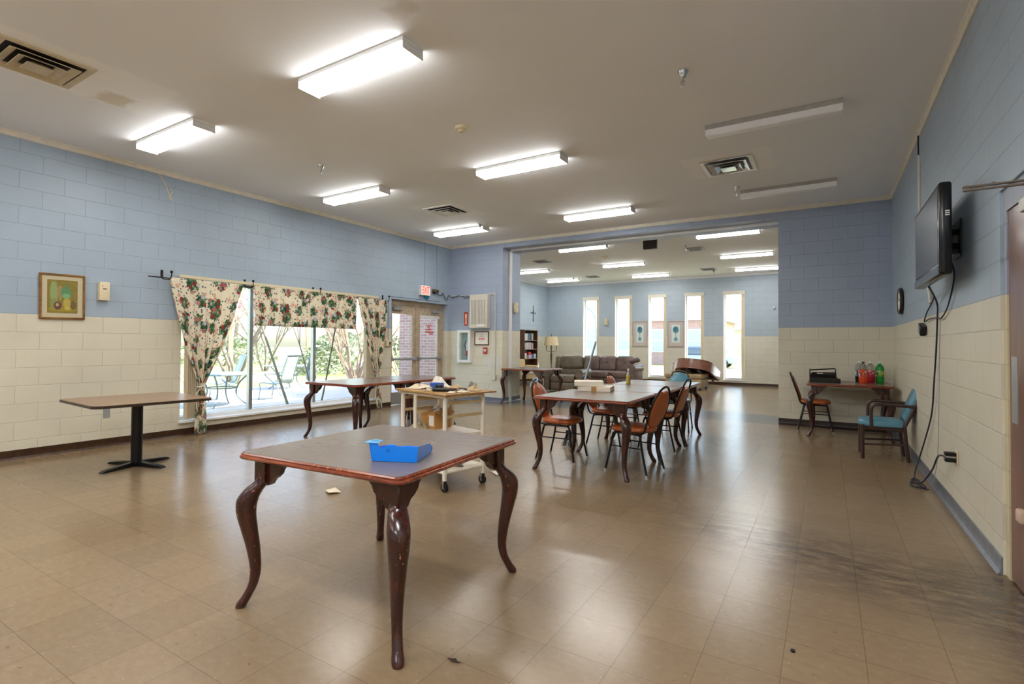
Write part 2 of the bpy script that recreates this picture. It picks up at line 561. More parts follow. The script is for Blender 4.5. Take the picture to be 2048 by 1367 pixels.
# ------------------------------------------------------------------ shared materials
BLUE = (168, 185, 202); CREAM = (223, 217, 198)
M_wl = block_wall('block_paint_side', 'y', BLUE, CREAM, 0.0)
M_wb = block_wall('block_paint_cross', 'x', (164, 177, 200), CREAM, 0.11)
M_far = block_wall('block_paint_lounge', 'x', (188, 203, 216), (230, 227, 210), 0.0)
M_floor = floor_material(); M_ceil = ceiling_material()
M_ceil2 = mat('lounge_ceiling_paint', (244, 246, 246), 0.8, var=0.02)
M_trim = mat('cream_trim', (228, 222, 206), 0.5, var=0.06)
M_base_br = mat('brown_vinyl_base', (62, 40, 24), 0.35, var=0.4, vscale=20, bump=0.2)
M_base_gr = mat('grey_vinyl_base', (112, 118, 128), 0.25, var=0.1)
M_white = mat('white_enamel', (232, 232, 230), 0.4, var=0.03)
M_alu = mat('aluminium', (176, 178, 180), 0.35, metal=0.7, var=0.06)
M_glass = pane_material()
M_brick = brick_material(); M_grass = grass_material()
M_floral = floral_material()
M_lamp = mat('fluorescent_diffuser', (255, 250, 240), 0.4, var=0, emit=(255, 252, 246), estr=20.0)
M_lamp2 = mat('fluorescent_diffuser_cool', (255, 252, 246), 0.4, var=0, emit=(250, 250, 248), estr=24.0)
M_lampside = mat('fluorescent_side_lens', (255, 250, 240), 0.4, var=0, emit=(250, 251, 252), estr=7.5)
M_lampdim = mat('fluorescent_diffuser_dimmed', (255, 250, 240), 0.4, var=0, emit=(255, 251, 243), estr=12.0)  # emission turned down on the left column to balance the room's brightness
M_lampboost = mat('fluorescent_diffuser_boosted', (255, 250, 240), 0.4, var=0, emit=(252, 252, 252), estr=45.0)  # emission turned up on added unseen fixtures to brighten the right wall
M_off = mat('unlit_diffuser', (250, 251, 253), 0.3, var=0.02)
M_mahog = wood_material('dark_mahogany', (32, 11, 8), (56, 21, 14), (82, 32, 20), 0.25, 0.3, chips=0.055)
M_edge = wood_material('worn_mahogany_edge', (70, 26, 16), (126, 54, 30), (172, 92, 52), 0.3, 0.3, chips=0.12, along='x')
M_top = wood_material('brown_laminate', (112, 98, 88), (118, 104, 94), (124, 110, 100), 0.25, 0.0, along='x', scale=1.4)
M_black = mat('black_metal', (20, 20, 22), 0.35, metal=0.3, var=0.1)
M_rubber = mat('black_rubber', (24, 24, 26), 0.6, var=0.1)
M_orange = mat('orange_vinyl', (176, 92, 46), 0.32, var=0.12, vscale=9, coat=0.25)
M_teal = mat('teal_vinyl', (88, 142, 164), 0.35, var=0.08, vscale=9, coat=0.15)
M_chrome = mat('chrome', (210, 212, 214), 0.15, metal=1.0, var=0.02)
M_brown_tube = mat('brown_enamel_tube', (58, 32, 26), 0.3, var=0.15, coat=0.3)
M_paper = mat('white_paper', (236, 232, 222), 0.7, var=0.05)
M_ivory = mat('ivory_plastic', (226, 212, 178), 0.45, var=0.05)
M_grey = mat('grey_plastic', (150, 152, 154), 0.45, var=0.05)
M_dark = mat('near_black_plastic', (16, 16, 18), 0.3, var=0.1)
M_red = mat('red_enamel', (186, 52, 46), 0.4, var=0.08)
M_redtxt = mat('red_lettering', (214, 60, 48), 0.5, var=0)
M_tan = mat('tan_leather', (176, 152, 116), 0.45, var=0.1, vscale=6, bump=0.1)

# ------------------------------------------------------------------ camera (solved from the photograph's vanishing lines)
F_PX, YAW, PITCH, ROLL, CY, CAM_H = 1031.0087, 0.5481, 0.0173, 0.0065, 669.5721, 1.3223
cam_d = bpy.data.cameras.new('camera')
cam = bpy.data.objects.new('camera', cam_d); COL.objects.link(cam)
cam_d.sensor_width = 36.0; cam_d.sensor_fit = 'HORIZONTAL'
cam_d.lens = 36.0 * F_PX / 2048
cam_d.shift_y = -(683.5 - CY) / 2048
cam_d.clip_start = 0.05; cam_d.clip_end = 400
def cam_axis(x, y, z):
    c, s = math.cos(ROLL), math.sin(ROLL); x, z = x * c - z * s, x * s + z * c
    c, s = math.cos(PITCH), math.sin(PITCH); y, z = y * c - z * s, y * s + z * c
    c, s = math.cos(YAW), math.sin(YAW); x, y = x * c - y * s, x * s + y * c
    return Vector((x, y, z))
ax, ay, az = cam_axis(1, 0, 0), cam_axis(0, 0, 1), -cam_axis(0, 1, 0)
R = Matrix((ax, ay, az)).transposed().to_4x4()
cam.matrix_world = Matrix.Translation((0, 0, CAM_H)) @ R
SC.camera = cam

# ------------------------------------------------------------------ setting
XL, XR, YB, H = -7.749, 0.8703, 9.834, 3.66
YF, YFAR, XFL, XFR = -4.4, 18.3, -9.5, 3.5
JX, RX, YJ = -6.26, -0.70, 10.62           # opening: left jamb, right jamb, back of the thick wall
b = MB(); b.box(XL - 0.25, YF - 0.2, -0.12, XR + 0.25, YJ, 0); b.box(XFL - 0.2, YJ, -0.12, XFR + 0.2, YFAR + 0.25, 0)
struct(b.build('floor', M_floor, smooth=False))
b = MB(); b.box(XL - 0.25, YF - 0.2, H, XR + 0.25, YB + 0.1, H + 0.15)
struct(b.build('ceiling', M_ceil, smooth=False))
b = MB(); b.box(XFL - 0.25, YB + 0.1, H, XFR + 0.25, YFAR + 0.25, H + 0.15)
struct(b.build('ceiling_lounge', M_ceil2, smooth=False))
WY0, WY1, WZ0, WZ1 = 3.76, 7.45, 0.21, 2.23      # garden window
DY0, DY1, DZ = 7.86, 9.72, 2.25                  # garden doors
b = MB()
X0 = XL - 0.25
b.box(X0, YF, 0, XL, WY0, H); b.box(X0, WY0, 0, XL, WY1, WZ0); b.box(X0, WY0, WZ1, XL, WY1, H); b.box(X0, WY1, 0, XL, DY0, H)
b.box(X0, DY0, DZ, XL, DY1, H); b.box(X0, DY1, 0, XL, YB, H)
struct(b.build('wall_left', M_wl, smooth=False))
b = MB(); b.box(XL - 0.25, YB, 0, JX, YJ, H)
struct(b.build('wall_back', M_wb, smooth=False))
b = MB(); b.box(RX, YB, 0, XR + 0.25, YJ, H); b.box(XR + 0.25, YJ - 0.2, 0, XFR, YJ, H)
struct(b.build('wall_back_right', M_wb, smooth=False))
b = MB(); b.box(JX, YB, 3.5, RX, YJ, H)
struct(b.build('wall_back_header', M_wb, smooth=False))
RD0, RD1, RDZ = 2.95, 4.064, 2.235               # doorway in the right wall
b = MB(); b.box(XR, YF, 0, XR + 0.25, RD0, H); b.box(XR, RD1, 0, XR + 0.25, YB, H); b.box(XR, RD0, RDZ, XR + 0.25, RD1, H)
struct(b.build('wall_right', M_wl, smooth=False))
b = MB(); b.box(XL - 0.25, YF - 0.2, 0, XR + 0.25, YF, H)
struct(b.build('wall_front', M_wb, smooth=False))
FW = [(-7.97, -7.33), (-6.70, -6.055), (-5.45, -4.81), (-4.18, -3.55), (-2.93, -2.275)]
FZ0, FZ1 = 0.19, 3.10
b = MB()
xs = [XFL] + [x for w in FW for x in w] + [XFR]
for i in range(0, len(xs), 2):
    b.box(xs[i], YFAR, 0, xs[i + 1], YFAR + 0.25, H)
for x0, x1 in FW:
    b.box(x0, YFAR, 0, x1, YFAR + 0.25, FZ0); b.box(x0, YFAR, FZ1, x1, YFAR + 0.25, H)
struct(b.build('wall_far', M_far, smooth=False))
b = MB(); b.box(XFL - 0.25, YJ, 0, XFL, YFAR + 0.25, H)
struct(b.build('wall_far_left', block_wall('block_paint_lounge_side', 'y', (192, 208, 222), (230, 227, 210)), smooth=False))
b = MB(); b.box(XFR, YJ - 0.2, 0, XFR + 0.25, YFAR + 0.25, H)
struct(b.build('wall_far_right', M_far, smooth=False))
b = MB(); b.box(-9.75, 10.3, 0, XL - 0.25, YJ, 3.9); b.box(-9.85, 10.3, -0.3, XFL - 0.25, YFAR + 0.4, 3.9)
struct(b.build('wall_outside', M_brick, smooth=False))

# crown trim strips, baseboards
def strip(name, a, c, z0, z1, t, m, prof=None):
    """moulding along a wall from a to c (xy); grows t to the left of the travel direction"""
    a = Vector((a[0], a[1], 0)); c = Vector((c[0], c[1], 0))
    d = (c - a).normalized(); n = Vector((-d.y, d.x, 0))
    prof = prof or [(0, z0), (t, z0), (t, z1), (0, z1)]
    bb = MB()
    r0 = [bb.v(a + n * p + Vector((0, 0, z))) for p, z in prof]
    r1 = [bb.v(c + n * p + Vector((0, 0, z))) for p, z in prof]
    bb.skin([r0, r1])
    return struct(bb.build(name, m, smooth=False))
CP = [(0, 3.60), (0.012, 3.60), (0.02, 3.615), (0.022, 3.64), (0.034, 3.648), (0.034, H), (0, H)]
strip('trim_1', (XL, YB), (XL, YF), 0, 0, 0, M_trim, CP)
strip('trim_2', (XR, YB), (XL, YB), 0, 0, 0, M_trim, CP)
strip('trim_3', (XR, YF), (XR, YB), 0, 0, 0, M_trim, CP)
BP = [(0, 0), (0.028, 0), (0.022, 0.006), (0.012, 0.02), (0.008, 0.05), (0.008, 0.098), (0.004, 0.102), (0, 0.102)]
strip('baseboard_left', (XL, DY0), (XL, YF), 0, 0, 0, M_base_br, BP)
strip('baseboard_back', (JX, YB), (XL, YB), 0, 0, 0, M_base_gr, BP)
strip('baseboard_jamb', (JX, YJ), (JX, YB), 0, 0, 0, M_base_gr, BP)
strip('baseboard_back_right', (XR, YB), (RX, YB), 0, 0, 0, mat('dark_vinyl_base', (50, 34, 28), 0.35, var=0.3), BP)
strip('baseboard_right', (XR, RD1), (XR, YB), 0, 0, 0, M_base_gr, BP)
strip('baseboard_far', (XFR, YFAR), (XFL, YFAR), 0, 0, 0, M_base_br, BP)
strip('baseboard_far_left', (XFL, YFAR), (XFL, YJ), 0, 0, 0, M_base_br, BP)
strip('trim_4', (XFL + 0.0, YFAR), (XFL, YJ), 0, 0, 0, M_ceil2, CP)
strip('trim_5', (XFR, YFAR), (XFL, YFAR), 0, 0, 0, M_ceil2, CP)
# folding-door track strip on the jamb
b = MB(); b.box(JX, 10.11, 0, JX + 0.03, 10.2, 3.5); struct(b.build('trim_6', M_white, smooth=False))
b = MB(); b.box(JX, 10.11, 3.47, RX, 10.2, 3.5); struct(b.build('trim_7', M_white, smooth=False))

# garden window: frame, two aluminium mullions, three panes, sill
w = thing('window_1', '', '', (0, 0, 0)); del w['label']; del w['category']; struct(w)
gx = XL - 0.14
b = MB()
for q in ((WY0, WZ0, WY0 + 0.05, WZ1), (WY1 - 0.05, WZ0, WY1, WZ1), (WY0 + 0.05, WZ0, WY1 - 0.05, WZ0 + 0.05), (WY0 + 0.05, WZ1 - 0.05, WY1 - 0.05, WZ1)):
    b.box(gx - 0.03, q[0], q[1], gx + 0.04, q[2], q[3])
b.build('window_frame', M_white, w, smooth=False)
MUL = (4.86, 6.05)
for y in MUL:
    b = MB(); b.box(gx - 0.03, y - 0.03, WZ0 + 0.05, gx + 0.05, y + 0.03, WZ1 - 0.05, 0.006, 1); b.box(gx + 0.05, y - 0.008, WZ0 + 0.05, gx + 0.062, y + 0.008, WZ1 - 0.05)
    b.build('mullion', M_alu, w, smooth=False)
for y0, y1 in ((WY0 + 0.05, MUL[0] - 0.03), (MUL[0] + 0.03, MUL[1] - 0.03), (MUL[1] + 0.03, WY1 - 0.05)):
    b = MB(); b.box(gx - 0.003, y0, WZ0 + 0.05, gx + 0.003, y1, WZ1 - 0.05)
    b.build('pane', M_glass, w, smooth=False)
b = MB(); b.box(gx + 0.04, WY0 - 0.02, WZ0 - 0.03, XL + 0.05, WY1 + 0.02, WZ0 + 0.004, 0.006, 1)
b.build('window_sill', M_white, w, smooth=False)
M_headr = mat('pale_headrail', (232, 226, 212), 0.5, var=0.03)
# five slim lounge windows
for i, (x0, x1) in enumerate(FW):
    w = thing('window_%d' % (i + 2), '', ''); del w['label']; del w['category']; struct(w)
    gy = YFAR + 0.17
    b = MB()
    b.box(x0, gy - 0.03, FZ0, x0 + 0.05, gy + 0.04, FZ1); b.box(x1 - 0.05, gy - 0.03, FZ0, x1, gy + 0.04, FZ1)
    b.box(x0 + 0.05, gy - 0.03, FZ0, x1 - 0.05, gy + 0.04, FZ0 + 0.05); b.box(x0 + 0.05, gy - 0.03, FZ1 - 0.05, x1 - 0.05, gy + 0.04, FZ1)
    b.box(x0, YFAR - 0.004, FZ0, x0 + 0.008, gy - 0.03, FZ1); b.box(x1 - 0.008, YFAR - 0.004, FZ0, x1, gy - 0.03, FZ1)
    b.build('window_frame', M_white, w, smooth=False)
    b = MB(); b.box(x0 + 0.05, gy - 0.003, FZ0 + 0.05, x1 - 0.05, gy + 0.003, FZ1 - 0.05)
    b.build('pane', M_glass, w, smooth=False)
    b = MB(); b.box(x0 - 0.015, YFAR - 0.05, FZ1 - 0.1, x1 + 0.015, YFAR + 0.05, FZ1 + 0.02, 0.008, 1)
    b.build('blind_headrail', M_headr, w, smooth=False)
    b = MB(); b.box(x0 - 0.015, YFAR - 0.03, FZ0 - 0.04, x1 + 0.015, gy - 0.03, FZ0, 0.005, 1)
    b.build('window_sill', M_white, w, smooth=False)
    b = MB(); b.box(x1 - 0.11, YFAR + 0.05, FZ0 + 0.02, x1 - 0.03, YFAR + 0.1, FZ1 - 0.1)
    b.build('blind_stack', M_ivory, w, smooth=False)

# glazed double door to the garden
M_dframe = mat('worn_tan_door_paint', (190, 172, 148), 0.45, var=0.22, vscale=9)
d = thing('door_1', '', ''); del d['label']; del d['category']; struct(d)
dx = XL - 0.17
b = MB()
b.box(dx - 0.05, DY0, 0, dx + 0.04, DY0 + 0.05, DZ); b.box(dx - 0.05, DY1 - 0.05, 0, dx + 0.04, DY1, DZ); b.box(dx - 0.05, DY0 + 0.05, DZ - 0.1, dx + 0.04, DY1 - 0.05, DZ)
b.build('door_frame', M_dframe, d, smooth=False)
mid = (DY0 + DY1) / 2
for y0, y1, hs in ((DY0 + 0.055, mid - 0.006, 1), (mid + 0.006, DY1 - 0.055, -1)):
    b = MB(); s = 0.12
    b.box(dx - 0.022, y0, 0.01, dx + 0.022, y0 + s, DZ - 0.105); b.box(dx - 0.022, y1 - s, 0.01, dx + 0.022, y1, DZ - 0.105)
    b.box(dx - 0.022, y0 + s, 0.01, dx + 0.022, y1 - s, 0.27); b.box(dx - 0.022, y0 + s, DZ - 0.29, dx + 0.022, y1 - s, DZ - 0.105)
    leaf = b.build('door_leaf', M_dframe, d, smooth=False)
    b = MB(); b.box(dx - 0.004, y0 + s, 0.27, dx + 0.004, y1 - s, DZ - 0.29); b.build('pane', M_glass, leaf, smooth=False)
    b = MB(); b.box(dx + 0.05, y0 + 0.03, 0.955, dx + 0.085, y1 - 0.03, 1.0, 0.01, 2)
    b.box(dx + 0.022, y0 + 0.03, 0.94, dx + 0.09, y0 + 0.1, 1.02, 0.008, 1); b.box(dx + 0.022, y1 - 0.1, 0.94, dx + 0.09, y1 - 0.03, 1.02, 0.008, 1)
    b.build('push_bar', M_grey, leaf, smooth=False)
    b = MB(); yc = y1 - 0.25 if hs < 0 else y0 + 0.25
    b.box(dx + 0.022, yc - 0.13, DZ - 0.22, dx + 0.08, yc + 0.13, DZ - 0.15, 0.01, 2); b.tube([(dx + 0.06, yc, DZ - 0.15), (dx + 0.12, yc - 0.15 * hs, DZ - 0.13), (dx + 0.05, yc - 0.3 * hs, DZ - 0.1)], 0.009, 6)
    b.build('door_closer', M_grey, leaf, smooth=False)
    b = MB(); b.box(dx + 0.022, y0 + 0.01, 0.012, dx + 0.025, y1 - 0.01, 0.25); b.build('kick_plate', M_alu, leaf, smooth=False)
    if hs < 0:
        b = MB(); b.box(dx + 0.024, y0 + s, DZ - 0.35, dx + 0.05, y1 - s + 0.02, DZ - 0.29, 0.004, 1); b.build('blind_headrail', M_white, leaf, smooth=False)
        b = MB(); b.tube([(dx + 0.04, y0 + 0.2, DZ - 0.35), (dx + 0.038, y0 + 0.22, 1.35)], 0.004, 5); b.build('blind_wand', M_white, leaf)
        b = MB()
        for zz, a_, c_ in ((1.735, 0.36, 0.54), (1.69, 0.40, 0.50), (1.64, 0.33, 0.57), (1.585, 0.32, 0.62), (1.545, 0.45, 0.62)):
            for q in range(int((c_ - a_) / 0.03)): b.box(dx + 0.005, y0 + a_ + q * 0.03, zz - 0.016, dx + 0.006, y0 + a_ + q * 0.03 + 0.024, zz + 0.016)
        b.build('notice_lettering', M_redtxt, leaf, smooth=False)
        b = MB(); b.box(dx + 0.004, y1 - s - 0.05, 0.27, dx + 0.02, y1 - s, DZ - 0.35); b.build('white_glazing_strip', M_white, leaf, smooth=False)
b = MB(); b.box(dx - 0.012, mid - 0.03, 0.02, dx + 0.05, mid + 0.03, DZ - 0.1, 0.004, 1); b.build('astragal', M_dframe, d, smooth=False)

# brown door in the right wall
d = thing('door_2', '', ''); del d['label']; del d['category']; struct(d)
M_jamb = block_wall('jamb_paint', 'y', (160, 168, 186), (214, 202, 168))
b = MB()
b.box(XR + 0.014, RD1 - 0.064, 0, XR + 0.2, RD1, RDZ); b.box(XR + 0.014, RD0, 0, XR + 0.2, RD0 + 0.064, RDZ); b.box(XR + 0.014, RD0 + 0.064, 2.105, XR + 0.2, RD1 - 0.064, RDZ)
b.build('door_frame', M_jamb, d, smooth=False)
M_brown_door = wood_material('brown_door_veneer', (84, 44, 28), (112, 62, 42), (134, 80, 56), 0.28, 0.3)
b = MB(); b.box(XR + 0.022, RD0 + 0.068, 0.012, XR + 0.067, RD1 - 0.068, 2.1)
leaf = b.build('door_leaf', M_brown_door, d, smooth=False)
b = MB(); b.box(XR + 0.018, 3.85, 0.9, XR + 0.022, 3.95, 1.27); b.build('push_plate', M_alu, leaf, smooth=False)
b = MB(); b.box(XR - 0.018, 3.68, 0.4, XR + 0.022, 3.76, 0.47, 0.012, 2); b.build('door_stop', mat('pale_wood_block', (206, 178, 160), 0.6), leaf)
b = MB(); b.box(XR - 0.04, 3.30, 2.0, XR + 0.022, 3.56, 2.07, 0.012, 2); b.build('door_closer', M_white, leaf)
b = MB(); b.box(XR - 0.28, 3.395, 2.125, XR + 0.03, 3.42, 2.133); b.box(XR - 0.28, 3.395, 2.108, XR + 0.03, 3.42, 2.116); b.box(XR - 0.275, 3.40, 2.105, XR - 0.255, 3.415, 2.136); b.box(XR - 0.17, 3.4, 2.133, XR - 0.155, 3.415, 2.139)
b.build('closer_arm', mat('bronze_bar', (112, 100, 86), 0.35, metal=0.5), leaf, smooth=False)
# ------------------------------------------------------------------ ceiling fixtures
def make_light(name, label, group, w=0.20, L=1.22, lamp=None, h=0.085, body=None):
    t = thing(name, label, 'ceiling light', group=group)
    b = MB(); hz = h * 0.42; b.box(-L / 2, -w / 2 - 0.006, -hz, L / 2, w / 2 + 0.006, 0, 0.004, 1)
    b.build('housing', body or M_white, t, smooth=False)
    b = MB()
    prof = [(-w / 2, -hz), (-w / 2 + 0.004, -h + 0.008), (-w / 2 + 0.014, -h), (w / 2 - 0.014, -h), (w / 2 - 0.004, -h + 0.008), (w / 2, -hz)]
    a = [b.v((-L / 2 + 0.008, y, z)) for y, z in prof]; c = [b.v((L / 2 - 0.008, y, z)) for y, z in prof]
    b.skin([a, c])
    for fc in b.bm.faces:
        fc.normal_update()
    o = b.build('diffuser', [lamp, M_lampside if lamp is not M_off else M_off], t, smooth=False)
    for p in o.data.polygons:
        p.material_index = 0 if p.normal.z < -0.6 else 1
    for s in (-1, 1):
        b = MB(); b.box(s * (L / 2 - 0.008), -w / 2 - 0.004, -h - 0.002, s * (L / 2), w / 2 + 0.004, -hz)
        b.build('end_cap', M_white, t, smooth=False)
    return t
G1 = 'lit ceiling lights in the big room'
L0 = make_light('ceiling_light', 'lit ceiling light nearest the camera, above the single bare square table', G1, 0.22, 1.25, M_lamp, 0.09)
L0.location = (-3.36, 2.98, H)
dup(L0, (-6.24, 2.92, H), label='lit ceiling light by the wall above the framed plant painting', swap={M_lamp: M_lampdim})
dup(L0, (-3.37, 5.70, H), label='lit ceiling light beyond the round smoke detector')
dup(L0, (-6.27, 5.56, H), label='lit ceiling light above the floral valance, beside the left air vent', swap={M_lamp: M_lampdim})
dup(L0, (-3.42, 8.5, H), label='lit ceiling light just before the wide opening, mid room')
dup(L0, (-6.38, 8.42, H), label='lit ceiling light near the far left corner over the exit doors', swap={M_lamp: M_lampdim})
dup(L0, (-3.36, 0.2, H), label='added unseen ceiling light in the row behind the camera, middle')  # two unseen rows added from here on to light the foreground
dup(L0, (-6.22, 0.2, H), label='added unseen ceiling light in the row behind the camera, left')
dup(L0, (-0.48, 0.2, H), label='added unseen ceiling light in the row behind the camera, right', swap={M_lamp: M_lampboost})
dup(L0, (-3.36, -2.5, H), label='added unseen ceiling light in the rearmost row, middle')  # second added row, out of view, lifts the right side and foreground
dup(L0, (-0.48, -2.5, H), label='added unseen ceiling light in the rearmost row, right', swap={M_lamp: M_lampboost})
dup(L0, (-6.22, -2.5, H), label='added unseen ceiling light in the rearmost row, left')
L1 = make_light('ceiling_light', 'unlit white ceiling light nearest the chrome air vent, camera side', 'unlit ceiling lights', 0.115, 1.24, M_off, 0.115, mat('grey_housing', (176, 173, 168), 0.4))
L1.location = (-0.48, 5.78, H)
dup(L1, (-0.49, 8.46, H), label='unlit ceiling light over the blank wall, behind the chrome air vent')
G2 = 'slim lit ceiling lights in the lounge beyond the opening'
L2 = make_light('ceiling_light', 'slim lounge light left of the dark hanging box, first row', G2, 0.13, 1.22, M_lamp2, 0.08)
L2.location = (-4.98, 11.38, H)
for x, y, lb in ((-1.74, 11.35, 'slim lounge light right of the dark hanging box, first row'),
                 (-4.98, 14.3, 'slim lounge light in the second row, middle of the ceiling'),
                 (-1.74, 14.28, 'slim lounge light in the second row, toward the right wall'),
                 (-8.0, 14.3, 'slim lounge light in the second row, half hidden by the jamb'),
                 (-4.98, 16.97, 'slim lounge light in the last row above the framed tree prints'),
                 (-1.76, 16.92, 'slim lounge light in the last row above the rightmost tall window'),
                 (-8.1, 16.8, 'slim lounge light in the last row near the crucifix')):
    dup(L2, (x, y, H), label=lb)

def make_vent(label, loc, hx, hy, m, dark, rz=0):
    t = thing('ceiling_vent', label, 'air vent', loc, rz, 'square ceiling diffusers')
    b = MB()
    # outer flange
    for q in ((-hx, -hy, hx, -hy + 0.05), (-hx, hy - 0.05, hx, hy), (-hx, -hy + 0.05, -hx + 0.05, hy - 0.05), (hx - 0.05, -hy + 0.05, hx, hy - 0.05)):
        b.box(q[0], q[1], -0.012, q[2], q[3], 0)
    b.build('flange', m, t, smooth=False)
    b = MB(); b.box(-hx + 0.05, -hy + 0.05, -0.004, hx - 0.05, hy - 0.05, 0); b.build('duct_opening', dark, t, smooth=False)
    for k, s in enumerate((0.74, 0.5, 0.28)):
        ox, oy = hx * s, hy * s
        ix, iy = ox - 0.055, oy - 0.055
        b = MB(); zt = -0.006; zb = -0.03 - 0.008 * k
        o_ = [b.v(p) for p in ((-ox, -oy, zb), (ox, -oy, zb), (ox, oy, zb), (-ox, oy, zb))]
        i_ = [b.v(p) for p in ((-ix, -iy, zt), (ix, -iy, zt), (ix, iy, zt), (-ix, iy, zt))]
        j_ = [b.v(p) for p in ((-ix, -iy, zt - 0.008), (ix, -iy, zt - 0.008), (ix, iy, zt - 0.008), (-ix, iy, zt - 0.008))]
        p_ = [b.v(p) for p in ((-ox, -oy, zb - 0.006), (ox, -oy, zb - 0.006), (ox, oy, zb - 0.006), (-ox, oy, zb - 0.006))]
        if k < 2:
            b.skin([o_, i_, j_, p_], closed=True)
        else:
            b.skin([p_, o_, i_])
        b.build('louver_ring', m, t, smooth=False)
    return t
M_duct = mat('dark_duct', (34, 22, 16), 0.8, var=0.4)
M_ventc = mat('aged_cream_vent', (206, 192, 158), 0.45, var=0.1)
make_vent('stained cream square air vent nearest the camera, dark inside', (-5.67, 1.58, H), 0.31, 0.31, M_ventc, M_duct)
make_vent('shiny chrome square air vent between the two unlit ceiling lights', (-1.08, 7.16, H), 0.31, 0.31, M_chrome, M_grey)
make_vent('white square air vent with dark slots in a pale patch, left of centre', (-5.68, 7.1, H), 0.31, 0.31, M_ceil2, M_duct)
for x, y, lb in ((-6.86, 16.55, 'small flat lounge vent near the crucifix wall'), (-3.1, 16.6, 'small flat lounge vent before the right hand tall windows'), (-2.72, 12.95, 'small flat lounge vent just right of the lounge sprinkler by the dark box'), (-6.85, 12.84, 'small flat lounge vent behind the left jamb')):
    b = MB(); b.box(-0.2, -0.2, -0.02, 0.2, 0.2, 0, 0.006, 1)
    for k in range(-2, 3): b.box(-0.15, k * 0.06 - 0.008, -0.03, 0.15, k * 0.06 + 0.008, -0.02)
    tag(b.build('ceiling_vent', M_grey, smooth=False, loc=(x, y, H)), lb, 'air vent', 'flat lounge vents')

def sprinkler(x, y, lb):
    t = thing('fire_sprinkler', lb, 'sprinkler', (x, y, H), 0, 'ceiling sprinkler heads')
    b = MB(); b.lathe([(0.045, 0), (0.045, -0.008), (0.03, -0.03), (0.022, -0.055), (0.012, -0.06)], n=16); b.build('escutcheon', M_chrome, t)
    b = MB(); b.cyl((0, 0, -0.05), (0, 0, -0.1), 0.011, 0.009, 10); b.tube([(0.012, 0, -0.075), (0.016, 0, -0.1), (0.004, 0, -0.125)], 0.003, 5); b.tube([(-0.012, 0, -0.075), (-0.016, 0, -0.1), (-0.004, 0, -0.125)], 0.003, 5); b.lathe([(0.001, -0.12), (0.02, -0.125), (0.02, -0.128), (0.001, -0.13)], n=12); b.build('nozzle', M_chrome, t)
sprinkler(-5.68, 4.45, 'sprinkler head on the ceiling behind the light over the painting')
sprinkler(-1.04, 4.48, 'sprinkler head on the bare ceiling nearest the right wall, camera side')
sprinkler(-5.78, 8.24, 'sprinkler head beside the light near the exit door corner')
sprinkler(-1.12, 8.16, 'sprinkler head at the left end of the far unlit light')
sprinkler(-2.8, 12.35, 'lounge sprinkler head right of the dark hanging box')
sprinkler(-7.6, 16.6, 'lounge sprinkler head at the end of the light by the crucifix')
sprinkler(-3.0, 16.95, 'lounge sprinkler head before the rightmost tall windows')
for x, y, lb in ((-3.36, 4.43, 'round cream smoke detector in the middle of the big room ceiling'), (-5.0, 12.9, 'round smoke detector on the lounge ceiling')):
    b = MB(); b.lathe([(0.07, 0), (0.07, -0.012), (0.062, -0.028), (0.04, -0.034), (0.034, -0.05), (0.03, -0.056), (0.0, -0.058)], n=24)
    tag(b.build('smoke_detector', M_ivory, loc=(x, y, H)), lb, 'smoke detector')
b = MB(); b.box(-0.15, -0.04, -0.24, 0.15, 0.04, 0, 0.008, 1); b.box(-0.12, -0.045, -0.21, 0.12, -0.04, -0.03)
tag(b.build('hanging_sign_box', mat('dark_brown_sign', (52, 42, 38), 0.5), smooth=False, loc=(-3.3, 11.2, H)), 'dark brown box hung from the lounge ceiling behind the opening', 'sign box')

